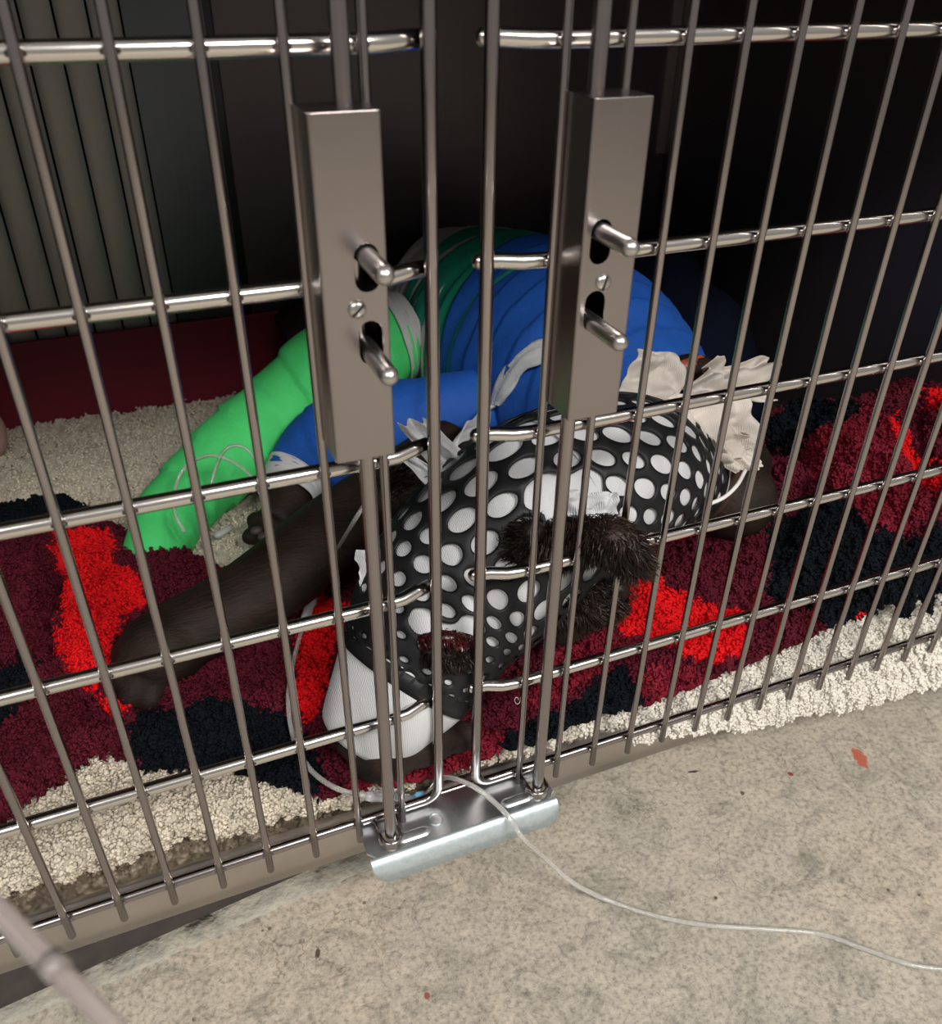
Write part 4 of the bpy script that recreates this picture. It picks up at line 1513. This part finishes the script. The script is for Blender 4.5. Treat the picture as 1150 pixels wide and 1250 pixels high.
e1 = [(*ay(644, 672, .040), 0.010), (*ay(684, 662, .028), 0.013), (*ay(722, 656, .009), 0.0105), (*ay(748, 658, -0.0095), 0.0105), (*ay(766, 672, -0.0125), 0.0095), (*ay(776, 690, -0.0120), 0.0060)]
flap('ear', e1, fur_ear, 31, 11000, 0.0115, 'dark furry ear poking out between the wires', np.array([[0.55, -0.15, -1.0]]))
e2 = [(*ay(665, 715, .050), 0.018), (*ay(700, 722, .048), 0.021), (*ay(730, 726, .040), 0.018), (*ay(752, 720, .030), 0.010)]
flap('cheek', e2, fur_ear, 32, 8000, 0.0120, 'black fur below the ear', np.array([[0.7, -0.2, -0.8]]))
e3 = [(*ay(650, 700, .045), 0.010), (*ay(632, 672, .040), 0.011), (*ay(650, 650, .033), 0.009)]
flap('cheek', e3, fur_black, 35, 2600, 0.009, 'black fur below the ear', np.array([[-0.6, -0.2, 0.5]]))
e4 = [(*ay(690, 770, .050), 0.012), (*ay(700, 750, .050), 0.014), (*ay(712, 735, .045), 0.012)]
flap('cheek', e4, fur_short, 36, 300, 0.006, 'short dark fur of the cheek', np.array([[0.5, -0.2, -0.8]]))
e5 = [(*ay(780, 665, -0.001), 0.006), (*ay(772, 652, -0.004), 0.009), (*ay(762, 650, -0.006), 0.008)]
# matted wound at the cheek opening
e6 = [(*surf(516, 782), 0.0030), (*surf(542, 779), 0.0050), (*surf(572, 783), 0.0035)]
flap('wound', e6, wound_m, 33, 2500, 0.005, 'dark red wound edge', np.array([[0.2, -0.5, -0.6]]))
e7 = [(*surf(520, 797), 0.0040), (*surf(546, 800), 0.0072), (*surf(573, 800), 0.0055)]
flap('matted_fur', e7, fur_black, 34, 2600, 0.007, 'wet black matted fur', np.array([[0.2, -0.5, -0.7]]))
# fringe of hair above left of the net
P0 = ay(480, 590, .14)
r = np.random.default_rng(44)
P = P0 + r.normal(0, 0.006, (500, 3))
hair('fur', P, np.tile([[-0.2, -0.3, 0.9]], (500, 1)), 0.014, 0.0008, fur_black, dog, 45, 1.2, np.array([[0.3, -0.2, 0.4]]))

# ------------------------------------------------------------------ tubes and small things
iv = empty('drip_line', tuple(ay(560, 955, -0.01)))
tag(iv, 'clear drip line running from the dog out over the strike plate to the floor', 'tube')
def on(u, v, dz=0.009):
    p = hit(u, v)
    return p + (CP - p) * (dz / (CP[2] - p[2])) * 1.0


pA = [az(452, 605, .16), az(430, 640, .14), on(400, 690, .03), on(386, 715, .016)]
tube('tube', catmull(pA, 40), 0.0018, clear_tube, iv, 10)
c0, c1 = on(386, 715, .016), on(371, 760, .013)
tube('connector', [c0, c0 * .7 + c1 * .3, c0 * .68 + c1 * .32, c0 * .5 + c1 * .5, c0 * .48 + c1 * .52, c1 * .8 + c0 * .2, c1], [.0036, .0036, .005, .005, .0042, .0042, .0034], clear_hard, iv, 14)
pB = [on(371, 760, .013), on(360, 800), on(352, 850), on(358, 900), on(378, 938), on(410, 962), on(448, 972)]
tube('tube', catmull(pB, 60), 0.0019, clear_tube, iv, 10)
c0, c1 = on(448, 972), ay(505, 975, .0175)
tube('connector', [c0, c0 * .9 + c1 * .1, c1], [.0030, .0036, .0034], clear_hard, iv, 14)
c2 = ay(518, 972, .0165)
c3 = ay(500, 975, .0175)
tube('connector', [c3, c3 * .6 + c2 * .4, c3 * .55 + c2 * .45, c2], [.0030, .0030, .0042, .0042], plastic_blue, iv, 14).__setitem__('label', 'light blue connector')
tube('connector_tip', [c2, ay(530, 966, .0165)], 0.0014, plastic_white, iv, 10)
pC = [ay(520, 970, .0165), ay(540, 950, .014), ay(562, 953, -0.002), ay(590, 968, -0.018), az(622, 998, zp + 0.006)]
pC += [(pC[-1] + np.array([0.004, -0.014, -0.007])), az(668, 1050, -0.050), az(700, 1078, -0.080), az(745, 1100, FZ + 0.003), az(800, 1118, FZ + 0.0025), az(860, 1129, FZ + 0.0025), az(930, 1134, FZ + 0.0025), az(1000, 1140, FZ + 0.0025), az(1060, 1160, FZ + 0.0025),
       az(1110, 1177, FZ + 0.0025), az(1150, 1183, FZ + 0.0025), az(1230, 1190, FZ + 0.0025)]
tube('tube', catmull(pC, 160), 0.0019, clear_tube, iv, 10)

loop = [az(226, 650, .062), az(214, 628, .075), az(214, 598, .085), az(226, 570, .100), (az(255, 556, .112)), az(285, 564, .108), az(306, 582, .10), az(322, 610, .09)]
o = tube('catheter_line', catmull(loop, 50), 0.0018, clear_tube, None, 10)
tag(o, 'clear looped tube lying on the green leg wrap', 'tube')
loop = [az(256, 600, .080), az(262, 575, .095), az(274, 550, .115), az(290, 544, .118), az(305, 552, .112), az(318, 575, .10)]
o = tube('catheter_line', catmull(loop, 40), 0.0016, clear_tube, None, 10)
tag(o, 'second smaller tube loop behind the first on the green wrap', 'tube')


def along(u, v, t):
    d = ray(u, v)
    return CP + t * d


fg = empty('foreground_tube', tuple(along(70, 1180, 0.17)))
tag(fg, 'cloudy thick tube hanging close to the viewer at the lower left', 'tube')
a = [along(-120, 1000, 0.200), along(-30, 1085, 0.190), along(30, 1145, 0.182), along(66, 1180, 0.177)]
tube('tube', catmull(a, 20), 0.0026, foggy_tube, fg, 16)
a = [along(62, 1176, 0.1775), along(100, 1215, 0.172), along(160, 1275, 0.165), along(240, 1350, 0.158)]
tube('tube', catmull(a, 20), 0.0022, foggy_tube, fg, 16)
tube('coupling', [along(58, 1172, 0.178), along(74, 1188, 0.176)], 0.0028, foggy_tube, fg, 16)

# clear cap lying on the mat, blood marked pad at the far left
c0, c1 = az(262, 655, .012), az(284, 643, .012)
cap_ = tube('plastic_cap', [c0, c0 * .8 + c1 * .2, c1], [.0022, .0042, .0030], clear_hard, None, 12)
tag(cap_, 'small clear plastic cap on the pale mat beside the bandaged paws', 'cap')
V, F = ball(az(-16, 528, .03), 0.028, (0.75, 0.9, 1.25))
gm = gauze_mat('blood_marked_pad', (0.55, 0.42, 0.38), (0.40, 0.14, 0.11))
gp = link('gauze_pad', mesh('gauze_pad', V, F), gm)
tag(gp, 'crumpled blood marked pad at the far left edge of the mat', 'pad')
